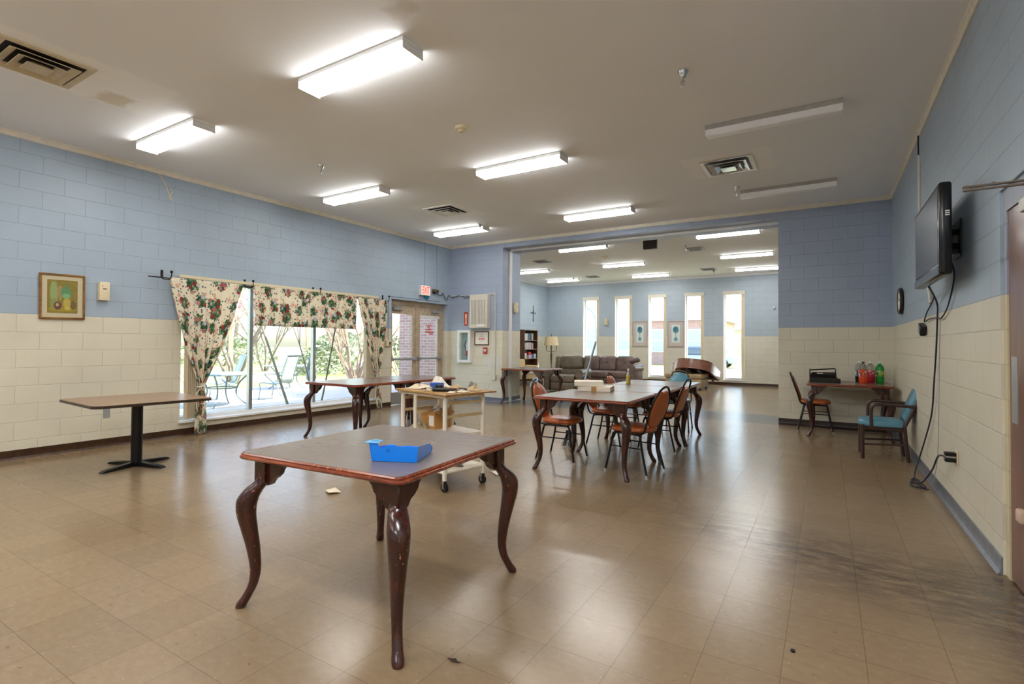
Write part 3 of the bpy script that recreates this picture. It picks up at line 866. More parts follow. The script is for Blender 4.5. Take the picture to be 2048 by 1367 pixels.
# ------------------------------------------------------------------ square dining tables with cabriole legs
def make_table(name, label, group=None):
    t = thing(name, label, 'table', group=group)
    TZ = 0.772; hw = 0.52
    b = MB(); b.prism(rect_pts(hw - 0.012, hw - 0.012, 0.035), TZ - 0.026, TZ)
    b.build('tabletop', M_top, t)
    b = MB()
    prof = [(-0.012, -0.001), (-0.006, 0.0), (0.0, -0.006), (-0.001, -0.012), (0.006, -0.014), (0.008, -0.021), (0.004, -0.028), (-0.004, -0.033), (-0.03, -0.033), (-0.03, -0.027)]
    base = rect_pts(hw, hw, 0.04); n = len(base)
    rings = []
    for i, (x, y) in enumerate(base):
        px, py = base[i - 1]; qx, qy = base[(i + 1) % n]
        tx, ty = qx - px, qy - py; l = math.hypot(tx, ty); nx, ny = ty / l, -tx / l
        rings.append([b.v((x + nx * p, y + ny * p, TZ + z)) for p, z in prof])
    b.skin(rings, closed=True)
    b.build('edge_molding', M_edge, t)
    prof = bez([(0.66, -0.002, 0.034), (0.62, 0.012, 0.040), (0.585, 0.048, 0.046), (0.535, 0.078, 0.050), (0.47, 0.084, 0.046), (0.38, 0.068, 0.039), (0.28, 0.048, 0.032), (0.18, 0.038, 0.026), (0.11, 0.048, 0.0235), (0.055, 0.074, 0.024), (0.025, 0.093, 0.027), (0.004, 0.103, 0.024), (0.0, 0.103, 0.018)], 4)
    for sx in (-1, 1):
        for sy in (-1, 1):
            pc = 0.43
            b = MB()
            b.box(sx * pc - 0.037, sy * pc - 0.037, 0.615, sx * pc + 0.037, sy * pc + 0.037, TZ - 0.03, 0.006, 1)
            d = 0.7071
            rings = []
            for z, off, r in prof:
                rings.append([b.v((sx * (pc + off * d) + r * math.cos(2 * PI * k / 14), sy * (pc + off * d) + r * math.sin(2 * PI * k / 14), z)) for k in range(14)])
            b.skin(rings)
            leg = b.build('leg', M_mahog, t)
            # ogee brackets either side of the post
            og = [(0, TZ - 0.032), (0.135, TZ - 0.032), (0.13, TZ - 0.045), (0.11, TZ - 0.06), (0.095, TZ - 0.075), (0.085, TZ - 0.10), (0.06, TZ - 0.122), (0.035, TZ - 0.135), (0.018, TZ - 0.16), (0, TZ - 0.168)]
            for horiz in (0, 1):
                b = MB()
                a = []; c = []
                for u, z in og:
                    if horiz:
                        a.append(b.v((sx * (pc - 0.037 - u), sy * pc - 0.016, z))); c.append(b.v((sx * (pc - 0.037 - u), sy * pc + 0.016, z)))
                    else:
                        a.append(b.v((sx * pc - 0.016, sy * (pc - 0.037 - u), z))); c.append(b.v((sx * pc + 0.016, sy * (pc - 0.037 - u), z)))
                b.skin([a, c])
                b.build('corner_bracket', M_mahog, leg)
    return t
GT = 'square dining tables on curved dark legs'
T0 = make_table('dining_table', 'bare square brown table with curved legs standing alone in front, blue tray on it', GT)
T0.location = (-2.034, 2.05, 0); T0.rotation_euler.z = math.radians(3.6)
def TB(x, y, rz, lb): return dup(T0, (x, y, 0), math.radians(rz), lb)
TB(-5.76, 5.20, 0, 'square table under the garden window, nearer half of the pushed-together pair')
TB(-5.73, 6.262, 0, 'square table before the exit doors, farther half of the pushed-together pair')
TB(-2.16, 5.33, 1.5, 'front square table of the chair-lined row, carrying the cardboard boxes')
TB(-2.13, 6.39, 1.5, 'middle square table of the chair-lined row')
TB(-2.09, 7.45, 1.5, 'far square table of the chair-lined row, at the teal chair')
TB(-5.70, 10.22, 0, 'square table standing in the wide opening beside the left jamb')
TB(0.27, 9.255, 0, 'square table in the right corner holding the soda bottles')

# ------------------------------------------------------------------ pedestal table
t = thing('pedestal_table', 'laminate table on one black column with a cross foot, by the left wall', 'table', (-6.29, 2.63, 0), math.radians(-4))
b = MB(); b.prism(rect_pts(0.55, 0.53, 0.09, 8), 0.694, 0.717); b.build('tabletop', mat('tan_laminate', (150, 122, 96), 0.3, var=0.08, vscale=30), t)
b = MB()
o_ = rect_pts(0.553, 0.533, 0.093, 8); i_ = rect_pts(0.549, 0.529, 0.089, 8)
rr = [[b.v((x, y, z)) for x, y in p] for p, z in ((i_, 0.712), (o_, 0.713), (o_, 0.688), (i_, 0.688))]
b.skin(rr, caps=True); b.build('edge_band', mat('dark_edge_band', (52, 42, 34), 0.4, var=0.4, vscale=40), t)
b = MB(); b.cyl((0, 0, 0.03), (0, 0, 0.69), 0.052, n=24); b.box(-0.16, -0.16, 0.675, 0.16, 0.16, 0.69); b.build('column', M_black, t)
for k in range(4):
    a = math.radians(20 + 90 * k)
    b = MB(); b.at((0, 0, 0), (0, 0, a))
    pts = [(0.0, 0.055), (0.05, 0.05), (0.34, 0.022), (0.375, 0.0), (0.0, 0.0)]
    s1 = [b.v((x, -0.03, z)) for x, z in pts]; s2 = [b.v((x, -0.018, z + 0.006)) for x, z in pts[:3]]
    b.skin([s1, [b.v((x, 0.03, z)) for x, z in pts]])
    b.build('foot', M_black, t)

# ------------------------------------------------------------------ banquet chairs
def ellipse(a, bb, n=2.0, cnt=28):
    out = []
    for i in range(cnt):
        th = 2 * PI * i / cnt
        c, s_ = math.cos(th), math.sin(th)
        out.append((a * math.copysign(abs(c) ** (2 / n), c), bb * math.copysign(abs(s_) ** (2 / n), s_)))
    return out
def make_chair(label, vinyl, metal, style='spoon', group=None):
    """faces +x"""
    t = thing('banquet_chair', label, 'chair', group=group)
    b = MB()
    out = [(x + 0.0, y * (1.0 + 0.10 * x / 0.21)) for x, y in ellipse(0.215, 0.205, 3.2, 36)]
    b.cushion(out, [(0.90, 0.425), (0.97, 0.43), (1.0, 0.445), (0.985, 0.463), (0.93, 0.476), (0.80, 0.484), (0.5, 0.489), (0.15, 0.49)])
    b.build('seat', vinyl, t, angle=60)
    rr = 0.0115
    # back upright loop; lower bend runs into the seat rail
    def lean(z): return -0.20 - 0.145 * max(0, (z - 0.46)) / 0.44
    if style == 'spoon':
        half = [(0.06, 0.185, 0.418), (-0.12, 0.188, 0.418), (-0.185, 0.188, 0.432), (-0.212, 0.188, 0.48), (lean(0.58), 0.186, 0.58), (lean(0.68), 0.19, 0.68), (lean(0.77), 0.175, 0.77), (lean(0.84), 0.125, 0.84), (lean(0.885), 0.06, 0.885)]
    else:
        half = [(0.06, 0.185, 0.418), (-0.12, 0.188, 0.418), (-0.185, 0.188, 0.432), (-0.212, 0.188, 0.48), (lean(0.6), 0.175, 0.6), (lean(0.74), 0.15, 0.74), (lean(0.84), 0.125, 0.84), (lean(0.885), 0.085, 0.885)]
    path = half + [(lean(0.9), 0, 0.897)] + [(x, -y, z) for x, y, z in reversed(half)]
    b = MB(); b.tube(bez(path, 5), rr, 8); b.build('back_frame', metal, t)
    # padded back in the loop
    if style == 'spoon':
        out = []
        for i in range(40):
            th = 2 * PI * i / 40
            y, z = 0.178 * math.sin(th), 0.215 * math.cos(th)
            if z > 0.12:
                z = 0.12 + (z - 0.12) * 0.92 - 0.03 * max(0, 1 - abs(y) / 0.05)
            out.append((y, z))
        zc = 0.665
    elif style == 'round':
        out = [(0.176 * math.sin(2 * PI * i / 40), 0.212 * math.cos(2 * PI * i / 40)) for i in range(40)]; zc = 0.672
    else:
        out = [(-0.165, -0.18), (-0.1, -0.185), (0.1, -0.185), (0.165, -0.18), (0.168, -0.165), (0.12, 0.13), (0.1, 0.145), (0.05, 0.125), (-0.05, 0.125), (-0.1, 0.145), (-0.12, 0.13), (-0.168, -0.165)]; zc = 0.665
    tilt = math.atan2(0.145, 0.44)
    b = MB()
    b.M = Matrix.Translation((lean(zc) + 0.004, 0, zc)) @ Euler((0, -tilt, 0)).to_matrix().to_4x4() @ Matrix(((0, 0, 1, 0), (1, 0, 0, 0), (0, 1, 0, 0), (0, 0, 0, 1)))
    b.cushion(out, [(0.7, -0.017), (0.95, -0.016), (1.0, -0.008), (1.0, 0.004), (0.96, 0.016), (0.86, 0.024), (0.6, 0.03), (0.2, 0.032)])
    b.build('backrest', vinyl, t, angle=60)
    # four legs, bent tube pairs under the seat
    for sy in (-1, 1):
        y0, y1 = sy * 0.168, sy * 0.2
        for fx, tx in ((0.235, 0.15), (-0.235, -0.13)):
            b = MB()
            mid_ = (tx + (fx - tx) * 0.16, y0 + (y1 - y0) * 0.1, 0.385)
            b.tube(bez([(0.01, y0, 0.408), (tx * 0.7, y0, 0.408), (tx * 0.96, y0, 0.402), mid_, (tx + (fx - tx) * 0.5, (y0 + y1) / 2, 0.22), (fx, y1, 0.014)], 4), rr, 8)
            leg = b.build('leg', metal, t)
            b = MB(); b.cyl((fx, y1, 0.0), (fx, y1, 0.022), 0.014, 0.013, 8); b.build('glide', M_chrome if metal is M_black else M_rubber, leg)
        b = MB(); b.tube([(0.19, sy * 0.187, 0.27), (-0.18, sy * 0.187, 0.27)], 0.007, 6); b.build('stretcher', metal, t)
    b = MB(); b.tube([(-0.12, -0.168, 0.408), (-0.12, 0.168, 0.408)], 0.009, 6); b.tube([(0.13, -0.168, 0.408), (0.13, 0.168, 0.408)], 0.009, 6)
    b.build('seat_support', metal, t)
    return t
GC = 'orange vinyl banquet chairs'
CH = make_chair('orange spoon-back chair at the near left corner of the chair-lined row, ribbon on its back', M_orange, M_black, 'spoon', GC)
CH.location = (-2.62, 5.41, 0); CH.rotation_euler.z = math.radians(2)
dup(CH, (-2.47, 6.52, 0), math.radians(0), 'orange chair tucked under the left side of the middle table, behind the boxes')
dup(CH, (-2.50, 7.46, 0), math.radians(0), 'orange chair tucked under the left side of the far table, by the oil bottle')
dup(CH, (-1.73, 5.335, 0), math.radians(170), 'orange round-back chair seen from behind at the near right corner of the row')
c5 = make_chair('orange chair with a tapered straight-sided back on the right of the middle table', M_orange, M_black, 'taper', GC)
c5.location = (-1.80, 6.62, 0); c5.rotation_euler.z = math.radians(176)
dup(CH, (-0.16, 9.42, 0), math.radians(2), 'orange chair pushed in at the left of the corner soda table')
c6 = make_chair('teal round-back chair at the far end of the chair-lined row', M_teal, mat('bronze_tube', (96, 84, 74), 0.3, metal=0.4), 'round')
c6.location = (-2.02, 8.33, 0); c6.rotation_euler.z = math.radians(-84)
# ribbon tied on the first chair's back
b = MB(); b.tube(bez([(-2.955, 5.36, 0.875), (-2.99, 5.39, 0.9), (-2.962, 5.42, 0.915), (-2.935, 5.4, 0.895), (-2.955, 5.36, 0.875)], 4), 0.009, 6); b.tube(bez([(-2.96, 5.38, 0.89), (-3.0, 5.36, 0.86), (-3.0, 5.34, 0.82)], 4), 0.007, 6)
tag(b.build('ribbon', mat('pale_blue_ribbon', (160, 180, 206), 0.6)), 'pale blue ribbon tied to the top of the near left orange chair', 'ribbon')

# armchair in the right corner
t = thing('arm_chair', 'teal armchair with brown tube frame in the corner before the soda table', 'chair', (0.555, 7.60, 0), math.radians(181))
b = MB(); b.cushion([(x, y) for x, y in ellipse(0.235, 0.225, 5, 40)], [(0.93, 0.385), (0.99, 0.39), (1.0, 0.41), (0.99, 0.432), (0.95, 0.45), (0.82, 0.462), (0.5, 0.47), (0.1, 0.472)]); b.build('seat', M_teal, t, angle=60)
b = MB(); b.box(-0.2, -0.19, 0.34, 0.2, 0.19, 0.388, 0.006, 1); b.build('seat_frame', M_brown_tube, t, smooth=False)
def lean(z): return -0.205 - 0.2 * max(0, (z - 0.40)) / 0.5
tilt = math.atan2(0.2, 0.5)
b = MB(); out = [(-0.175, -0.23), (0.175, -0.23)] + [(0.185 * math.cos(PI * i / 18), 0.09 + 0.15 * math.sin(PI * i / 18)) for i in range(19)]
b.M = Matrix.Translation((lean(0.66) + 0.012, 0, 0.68)) @ Euler((0, -tilt, 0)).to_matrix().to_4x4() @ Matrix(((0, 0, 1, 0), (1, 0, 0, 0), (0, 1, 0, 0), (0, 0, 0, 1)))
b.cushion(out, [(0.8, -0.022), (0.98, -0.02), (1.0, -0.01), (1.0, 0.01), (0.95, 0.024), (0.8, 0.033), (0.3, 0.036)]); b.build('backrest', M_teal, t, angle=60)
half = [(-0.235, 0.2, 0.0), (-0.215, 0.2, 0.2), (-0.2, 0.2, 0.40), (lean(0.55), 0.2, 0.55), (lean(0.74), 0.2, 0.74), (lean(0.84), 0.17, 0.84), (lean(0.9), 0.09, 0.91)]
b = MB(); b.tube(bez(half[2:] + [(lean(0.92), 0, 0.93)] + [(x, -y, z) for x, y, z in reversed(half[2:])], 5), 0.019, 10); b.build('back_frame', M_brown_tube, t)
for sy in (-1, 1):
    b = MB(); b.tube(bez([(x, sy * y, z) for x, y, z in half[:3]], 4), 0.02, 10); b.build('leg', M_brown_tube, t)
    b = MB(); b.tube([(0.2, sy * 0.2, 0.0), (0.2, sy * 0.2, 0.40)], 0.02, 10); b.build('leg', M_brown_tube, t)
    b = MB(); b.tube(bez([(0.115, sy * 0.225, 0.375), (0.115, sy * 0.225, 0.56), (0.1, sy * 0.225, 0.625), (0.05, sy * 0.225, 0.648), (-0.1, sy * 0.224, 0.645), (lean(0.63), sy * 0.215, 0.635)], 5), 0.018, 10); b.build('armrest', M_brown_tube, t)
    b = MB(); b.tube([(0.2, sy * 0.2, 0.17), (-0.22, sy * 0.2, 0.19)], 0.012, 8); b.build('stretcher', M_brown_tube, t)

# ------------------------------------------------------------------ cart
M_pvc = mat('aged_white_tube', (236, 228, 214), 0.4, var=0.06, vscale=14)
M_board = wood_material('worn_plywood', (120, 84, 40), (164, 122, 66), (196, 158, 100), 0.55, 0.0, along='x')
ang = math.atan2(0.115, 0.426)      # side frames run along local y
t = thing('utility_cart', 'white tube cart on black casters with a plywood top full of clutter', 'cart', (-3.165, 3.925, 0), -ang)
cart = t
LX, LY = 0.36, 0.22
b = MB(); b.box(-0.42, -0.29, 0.862, 0.42, 0.31, 0.876, 0.002, 1); b.build('plywood_top', M_board, t, smooth=False)
FRX = (0.325, -0.155, -0.375)
for k, x in enumerate(FRX):
    z0 = 0.1 if k != 1 else 0.17
    b = MB(); b.tube(bez([(x, -LY, z0), (x, -LY, 0.5), (x, -LY, 0.80), (x, -LY + 0.02, 0.835), (x, -LY + 0.06, 0.843), (x, 0, 0.843), (x, LY - 0.06, 0.843), (x, LY - 0.02, 0.835), (x, LY, 0.80), (x, LY, 0.5), (x, LY, z0)], 4), 0.0205 if k != 1 else 0.018, 12)
    b.build('side_frame', M_pvc, t)
    for z in (0.665, 0.785):
        b = MB(); b.box(x - 0.008, -LY + 0.01, z - 0.013, x + 0.008, LY - 0.01, z + 0.013); b.build('rung', mat('yellowed_strap', (200, 178, 132), 0.5) if 'yellowed_strap' not in bpy.data.materials else bpy.data.materials['yellowed_strap'], t, smooth=False)
for y in (-LY, LY):
    b = MB(); b.tube([(FRX[2], y, 0.17), (FRX[0], y, 0.17)], 0.019, 10); b.build('rail', M_pvc, t)
    b = MB(); b.tube([(FRX[2] - 0.06, y, 0.843), (FRX[0], y, 0.843)], 0.017, 10); b.build('rail', M_pvc, t)
for x in (FRX[0], FRX[2]):
    b = MB(); b.tube([(x, -LY, 0.17), (x, LY, 0.17)], 0.019, 10); b.build('rail', M_pvc, t)
b = MB(); b.box(FRX[2] + 0.02, -LY + 0.015, 0.178, FRX[0] - 0.02, LY - 0.015, 0.19); b.build('lower_shelf', M_pvc, t, smooth=False)
b = MB(); b.box(FRX[2] + 0.02, -LY + 0.022, 0.475, FRX[0] - 0.02, LY + 0.02, 0.49); b.build('middle_shelf', M_pvc, t, smooth=False)
for x in (FRX[0], FRX[2]):
    for y in (-LY, LY):
        b = MB(); b.at((x, y, 0)); b.cyl((0, -0.014, 0.04), (0, 0.014, 0.04), 0.04, n=18); b.tube([(0, 0, 0.1), (0.012, 0, 0.08)], 0.012, 8)
        c = b.build('caster', M_rubber, t)
        b = MB(); b.at((x, y, 0)); b.cyl((0, -0.017, 0.04), (0, 0.017, 0.04), 0.014, n=12); b.box(-0.012, -0.021, 0.035, 0.012, -0.017, 0.1); b.box(-0.012, 0.017, 0.035, 0.012, 0.021, 0.1); b.build('wheel_fork', M_chrome, c)
# ------------------------------------------------------------------ things on the cart
def cw(x, y, z):
    p = Matrix.Rotation(-ang, 4, 'Z') @ Vector((x, y, 0))
    return (p.x - 3.165, p.y + 3.925, z)
def rag(name, lb, cat, loc, w, d, h, m, seed, rz=0, group=None):
    """soft crumpled heap"""
    rnd = random.Random(seed)
    b = MB()
    ph = [rnd.uniform(0, 6.28) for _ in range(6)]
    def fn(u, v):
        r = u; th = v * 2 * PI
        k = 1 + 0.18 * math.sin(3 * th + ph[0]) + 0.12 * math.sin(5 * th + ph[1])
        x, y = r * k * math.cos(th) * w / 2, r * k * math.sin(th) * d / 2
        z = h * (1 - r ** 1.6) * (0.65 + 0.35 * math.sin(2 * th + ph[2] + r * 4)) + 0.12 * h * math.sin(9 * x / w + ph[3]) * math.sin(8 * y / d + ph[4]) * (1 - r)
        return (x, y, max(0.0, z) + 0.002)
    b.sheet(fn, 9, 26)
    bmesh.ops.remove_doubles(b.bm, verts=b.bm.verts, dist=0.0005)
    o = b.build(name, m, angle=70, loc=loc)
    o.rotation_euler.z = rz
    sm = o.modifiers.new('thick', 'SOLIDIFY'); sm.thickness = 0.002; sm.offset = 1
    return tag(o, lb, cat, group)
M_rag = mat('cream_rag', (214, 200, 176), 0.9, var=0.08)
M_rag2 = mat('tan_glove_cloth', (190, 168, 130), 0.9, var=0.15)
M_toolbl = mat('blue_card', (40, 92, 170), 0.45, var=0.05)
CT = 0.877
rag('rag', 'large crumpled cream rag sprawled on the left of the cart top', 'rag', cw(-0.275, -0.10, CT), 0.26, 0.2, 0.045, M_rag, 1)
rag('rag', 'pale cloth heaped high behind the small blue box on the cart', 'rag', cw(-0.285, 0.14, CT), 0.24, 0.2, 0.115, mat('white_cloth', (226, 220, 208), 0.9), 2)
rag('work_glove', 'long tan cloth work glove in the middle of the cart top', 'glove', cw(0.04, 0.12, CT), 0.26, 0.12, 0.045, M_rag2, 3)
rag('work_glove', 'crumpled tan leather glove at the right end of the cart top', 'glove', cw(0.28, 0.15, CT), 0.12, 0.12, 0.07, M_rag2, 4)
rag('rag', 'thin pale rag lying flat at the right of the cart top', 'rag', cw(0.32, -0.02, CT), 0.14, 0.14, 0.014, M_rag, 5)
rag('rag', 'small white cloth scrap before the torch on the cart top', 'rag', cw(0.34, -0.17, CT), 0.1, 0.06, 0.012, M_rag, 6)
b = MB(); b.box(-0.06, -0.035, 0, 0.06, 0.035, 0.06, 0.003, 1); o = tag(b.build('small_box', M_toolbl, smooth=False, loc=cw(-0.115, 0.0, CT)), 'small bright blue box on the cart top', 'box'); o.rotation_euler.z = 0.35
b = MB(); b.box(-0.028, -0.028, 0, 0.028, 0.028, 0.05, 0.006, 1); tag(b.build('tape_measure', M_dark, loc=cw(0.015, -0.07, CT)), 'small square black tape measure beside the blue box on the cart', 'tool')
t = thing('flashlight', 'long black torch lying near the front edge of the cart top', 'torch', cw(0.20, -0.13, CT + 0.0185), -ang + 0.62)
b = MB(); b.cyl((-0.12, 0, 0), (0.06, 0, 0), 0.018, n=12); b.build('barrel', M_dark, t)
b = MB(); b.tube([(0.06, 0, 0), (0.075, 0, 0), (0.11, 0, 0)], [0.014, 0.018, 0.018], 12); b.build('head', M_dark, t)
def tool(name, lb, x, y, rz, L, mh, ms, z=CT):
    t = thing(name, lb, 'tool', cw(x, y, z + 0.0135), -ang + rz)
    b = MB(); b.tube([(0, 0, 0), (L * 0.2, 0, 0), (L * 0.45, 0, 0)], [0.012, 0.013, 0.009], 8); b.build('handle', mh, t)
    b = MB(); b.cyl((L * 0.45, 0, 0), (L, 0, 0), 0.004, 0.003, 6); b.build('shaft', ms, t)
M_redp = mat('red_plastic', (176, 46, 34), 0.4); M_yel = mat('amber_plastic', (206, 130, 40), 0.4)
tool('screwdriver', 'red handled screwdriver left of the blue box on the cart', -0.22, 0.0, -1.0, 0.16, M_redp, M_chrome)
tool('screwdriver', 'amber handled screwdriver across the middle of the cart top', 0.07, 0.01, 0.5, 0.22, M_yel, M_chrome)
tool('screwdriver', 'black handled screwdriver behind the torch on the cart', 0.15, 0.06, 0.5, 0.18, M_dark, M_chrome)
t = thing('pliers', 'pair of dark pliers beside the grey block on the cart', 'tool', cw(0.22, 0.02, CT + 0.01), 0.6)
for s in (-1, 1):
    b = MB(); b.tube(bez([(-0.1, s * 0.03, 0), (-0.05, s * 0.025, 0), (0, 0, 0)], 4), 0.009, 6); b.build('handle', M_dark, t)
b = MB(); b.box(0, -0.01, -0.006, 0.05, 0.01, 0.006, 0.003, 1); b.build('jaw', M_chrome, t)
b = MB(); b.at((0, 0, 0.042), (0.3, 0.5, 0.4)); b.box(-0.035, -0.012, -0.035, 0.035, 0.012, 0.035, 0.003, 1); tag(b.build('junction_box', M_grey, loc=cw(0.17, 0.22, CT)), 'small grey metal box tilted up on the cart top', 'box')
def squiggle(lb, x, y, rz, m, r=0.006):
    b = MB(); b.tube(bez([(-0.07, 0, r), (-0.03, 0.03, r), (0.0, -0.02, r + 0.004), (0.04, 0.03, r), (0.06, -0.01, r)], 5), r, 6); o = tag(b.build('wire_scrap', m, loc=cw(x, y, CT)), lb, 'wire'); o.rotation_euler.z = rz
squiggle('short black wire scrap left of the tape measure on the cart', -0.08, -0.13, 0.2, M_dark)
squiggle('cream wire scrap at the very front corner of the cart top', 0.06, -0.20, 0.6, M_ivory)
squiggle('cream wire scrap right of the torch on the cart top', 0.30, -0.10, 1.4, M_ivory)
b = MB(); b.cyl((0, 0, 0), (0, 0, 0.03), 0.03, n=20); tag(b.build('tape_roll', mat('pale_tape', (206, 200, 190), 0.6), loc=cw(-0.04, -0.14, CT)), 'pale roll of tape before the blue box on the cart', 'tape')
# cardboard box on the middle shelf
M_card = mat('cardboard', (184, 136, 76), 0.8, var=0.1)
t = thing('cardboard_box', 'brown cardboard box with a white label on the cart shelf', 'box', cw(-0.17, 0.03, 0.4905), -ang + 0.1)
b = MB(); q = 0.105
b.box(-q, -q, 0, q, q, 0.004); b.box(-q, -q, 0.004, -q + 0.004, q, 0.17); b.box(q - 0.004, -q, 0.004, q, q, 0.17); b.box(-q + 0.004, -q, 0.004, q - 0.004, -q + 0.004, 0.17); b.box(-q + 0.004, q - 0.004, 0.004, q - 0.004, q, 0.17)
b.build('carton', M_card, t, smooth=False)
b = MB(); b.box(0.02, -q - 0.001, 0.03, 0.09, -q, 0.13); b.build('label', M_paper, t, smooth=False)
for x0, x1 in ((-q - 0.002, -q - 0.07), (q + 0.002, q + 0.06)):
    b = MB(); s1 = [b.v((x0, -q, 0.17)), b.v((x1, -q, 0.15)), b.v((x1, q, 0.15)), b.v((x0, q, 0.17))]; s2 = [b.v((x0, -q, 0.174)), b.v((x1, -q, 0.154)), b.v((x1, q, 0.154)), b.v((x0, q, 0.174))]; b.skin([s1, s2]); b.build('flap', M_card, t, smooth=False)
rag('plastic_bag', 'crumpled whitish plastic bag in the cardboard box on the cart', 'bag', cw(-0.16, 0.03, 0.615), 0.17, 0.16, 0.1, mat('whitish_plastic', (216, 210, 208), 0.3, var=0.08), 9)
rag('cable_bundle', 'coiled bundle of cream and black cable before the box on the cart shelf', 'cable', cw(-0.19, -0.14, 0.491), 0.2, 0.11, 0.08, mat('cream_black_cable', (170, 158, 126), 0.5, var=0.6, vscale=60), 10)
rag('scrap_pile', 'dark and cream scraps along the lower cart shelf', 'scraps', cw(0.15, -0.02, 0.191), 0.28, 0.2, 0.03, mat('dark_scraps', (92, 80, 58), 0.6, var=0.7, vscale=70), 11)

# ------------------------------------------------------------------ blue tray on the front table
M_bluep = mat('bright_blue_plastic', (12, 128, 238), 0.3, var=0.03, coat=0.1)
t = thing('plastic_tray', 'bright blue plastic bin lying on the single front table', 'tray', (-1.82, 1.712, 0.7735), math.atan2(0.093, 0.214))
L, D_ = 0.233, 0.235
def wallp(pts_in, pts_out):
    b = MB(); b.skin([[b.v(p) for p in pts_in], [b.v(p) for p in pts_out]]); return b
th = 0.003
b = MB(); b.box(0.012, 0.004, 0, L - 0.008, D_ - 0.004, th); b.build('bottom', M_bluep, t, smooth=False)
prof = [(0.012, 0), (L - 0.004, 0), (L + 0.002, 0.074), (L - 0.03, 0.072), (L - 0.08, 0.072), (0.09, 0.076), (0.075, 0.07), (0.062, 0.06), (0.05, 0.058), (0.045, 0.072), (0.04, 0.084), (0.0, 0.086)]
b = wallp([(x, 0.004 - z * 0.06, z) for x, z in prof], [(x, 0.004 - z * 0.06 + th, z) for x, z in prof]); b.build('side_wall', M_bluep, t, smooth=False)
prof = [(x, z * 0.38) for x, z in prof]
b = wallp([(x, D_ - 0.004 + z * 0.06, z) for x, z in prof], [(x, D_ - 0.004 + z * 0.06 - th, z) for x, z in prof]); b.build('side_wall', M_bluep, t, smooth=False)
prof = [(0.002, 0), (D_ - 0.0, 0), (D_ + 0.002, 0.07), (0.0, 0.074)]
prof = [(0.0, 0.0), (D_ - 0.02, 0.0), (D_ + 0.012, 0.012), (D_ + 0.005, 0.026), (D_ - 0.02, 0.044), (D_ - 0.05, 0.053), (0.14, 0.059), (0.08, 0.064), (0.0, 0.074)]
b = wallp([(L - 0.004 + z * 0.06, y, z) for y, z in prof], [(L - 0.004 + z * 0.06 - th, y, z) for y, z in prof]); b.build('end_wall', M_bluep, t, smooth=False)
prof = [(0.002, 0), (D_ - 0.002, 0), (D_ + 0.004, 0.03), (0.1, 0.05), (0.07, 0.084), (-0.004, 0.086)]
b = wallp([(0.012 - z * 0.14, y, z) for y, z in prof], [(0.012 - z * 0.14 + th, y, z) for y, z in prof]); b.build('end_wall', M_bluep, t, smooth=False)
b = MB(); b.box(-0.022, -0.006, 0.084, 0.045, 0.06, 0.0875, 0.001, 1); b.box(-0.002, 0.03, 0.087, 0.03, 0.055, 0.0915, 0.003, 1); b.build('rim', mat('pale_blue_rim', (96, 172, 222), 0.35), t, smooth=False)
b = MB()
for k in (0.085, 0.095): b.tube(bez([(k - 0.006, 0.0022, 0.062), (k, 0.0012, 0.055), (k + 0.001, 0.001, 0.043)], 4), 0.0016, 5)
b.build('embossed_mark', mat('deep_blue_mark', (6, 40, 130), 0.4), t)

# ------------------------------------------------------------------ chair-lined row: boxes, bottle, broom
M_carton = mat('white_carton', (232, 222, 204), 0.7, var=0.05)
b = MB(); b.box(-0.19, -0.15, 0, 0.19, 0.15, 0.058, 0.003, 1); t = tag(b.build('carton', M_carton, smooth=False, loc=(-2.345, 5.775, 0.7725)), 'lower of two flat white cartons on the front table of the row', 'box'); t.rotation_euler.z = 0.2
b = MB(); b.box(-0.03, -0.152, 0.0, 0.03, -0.1505, 0.058); x = b.build('brown_tape', M_card, t, smooth=False)
b = MB(); b.box(-0.17, -0.14, 0, 0.17, 0.14, 0.056, 0.003, 1); t = tag(b.build('carton', M_carton, smooth=False, loc=(-2.43, 5.75, 0.832)), 'upper flat white carton stacked crosswise on the other carton', 'box'); t.rotation_euler.z = 0.42
t = thing('oil_bottle', 'clear bottle of yellow oil standing on the far tables of the row', 'bottle', (-2.39, 7.07, 0.7735))
M_clear = mat('clear_bottle', (226, 232, 226), 0.08, var=0, spec=0.6, trans=0.85, ior=1.3)
b = MB(); b.lathe([(0.026, 0), (0.03, 0.004), (0.03, 0.12), (0.028, 0.14), (0.014, 0.172), (0.012, 0.19), (0.013, 0.192)], n=16); b.build('bottle_body', M_clear, t)
b = MB(); b.lathe([(0.0305, 0.004), (0.0308, 0.045), (0.0, 0.045)], n=16); b.build('oil', mat('yellow_oil', (196, 160, 40), 0.2, var=0.05), t)
b = MB(); b.lathe([(0.0306, 0.06), (0.031, 0.06), (0.031, 0.118), (0.0306, 0.118)], n=16); b.build('label', mat('olive_label', (186, 164, 70), 0.5, var=0.3, vscale=50), t)
b = MB(); b.lathe([(0.014, 0.19), (0.014, 0.21), (0.0, 0.211)], n=12); b.build('cap', M_white, t)
t = thing('broom', 'grey handled broom with black bristles leaning on the left edge of the row', 'broom', (-2.83, 6.10, 0))
b = MB(); b.tube([(0.0, 0.0, 0.2), (0.19, 0.38, 1.36)], 0.0135, 10); b.build('handle', mat('grey_handle', (142, 150, 160), 0.35, metal=0.2), t)
b = MB(); b.box(-0.06, -0.02, 0.17, 0.08, 0.025, 0.215, 0.01, 2); b.build('broom_head', M_dark, t)
b = MB(); rnd = random.Random(4)
for i in range(90):
    x, y = rnd.uniform(-0.055, 0.075), rnd.uniform(-0.018, 0.022)
    b.tube([(x, y, 0.175), (x * 1.6 - 0.02 + rnd.uniform(-0.02, 0.02), y * 2 - 0.02, 0.003)], [0.003, 0.0015], 4)
stuff(b.build('bristles', M_dark, t))

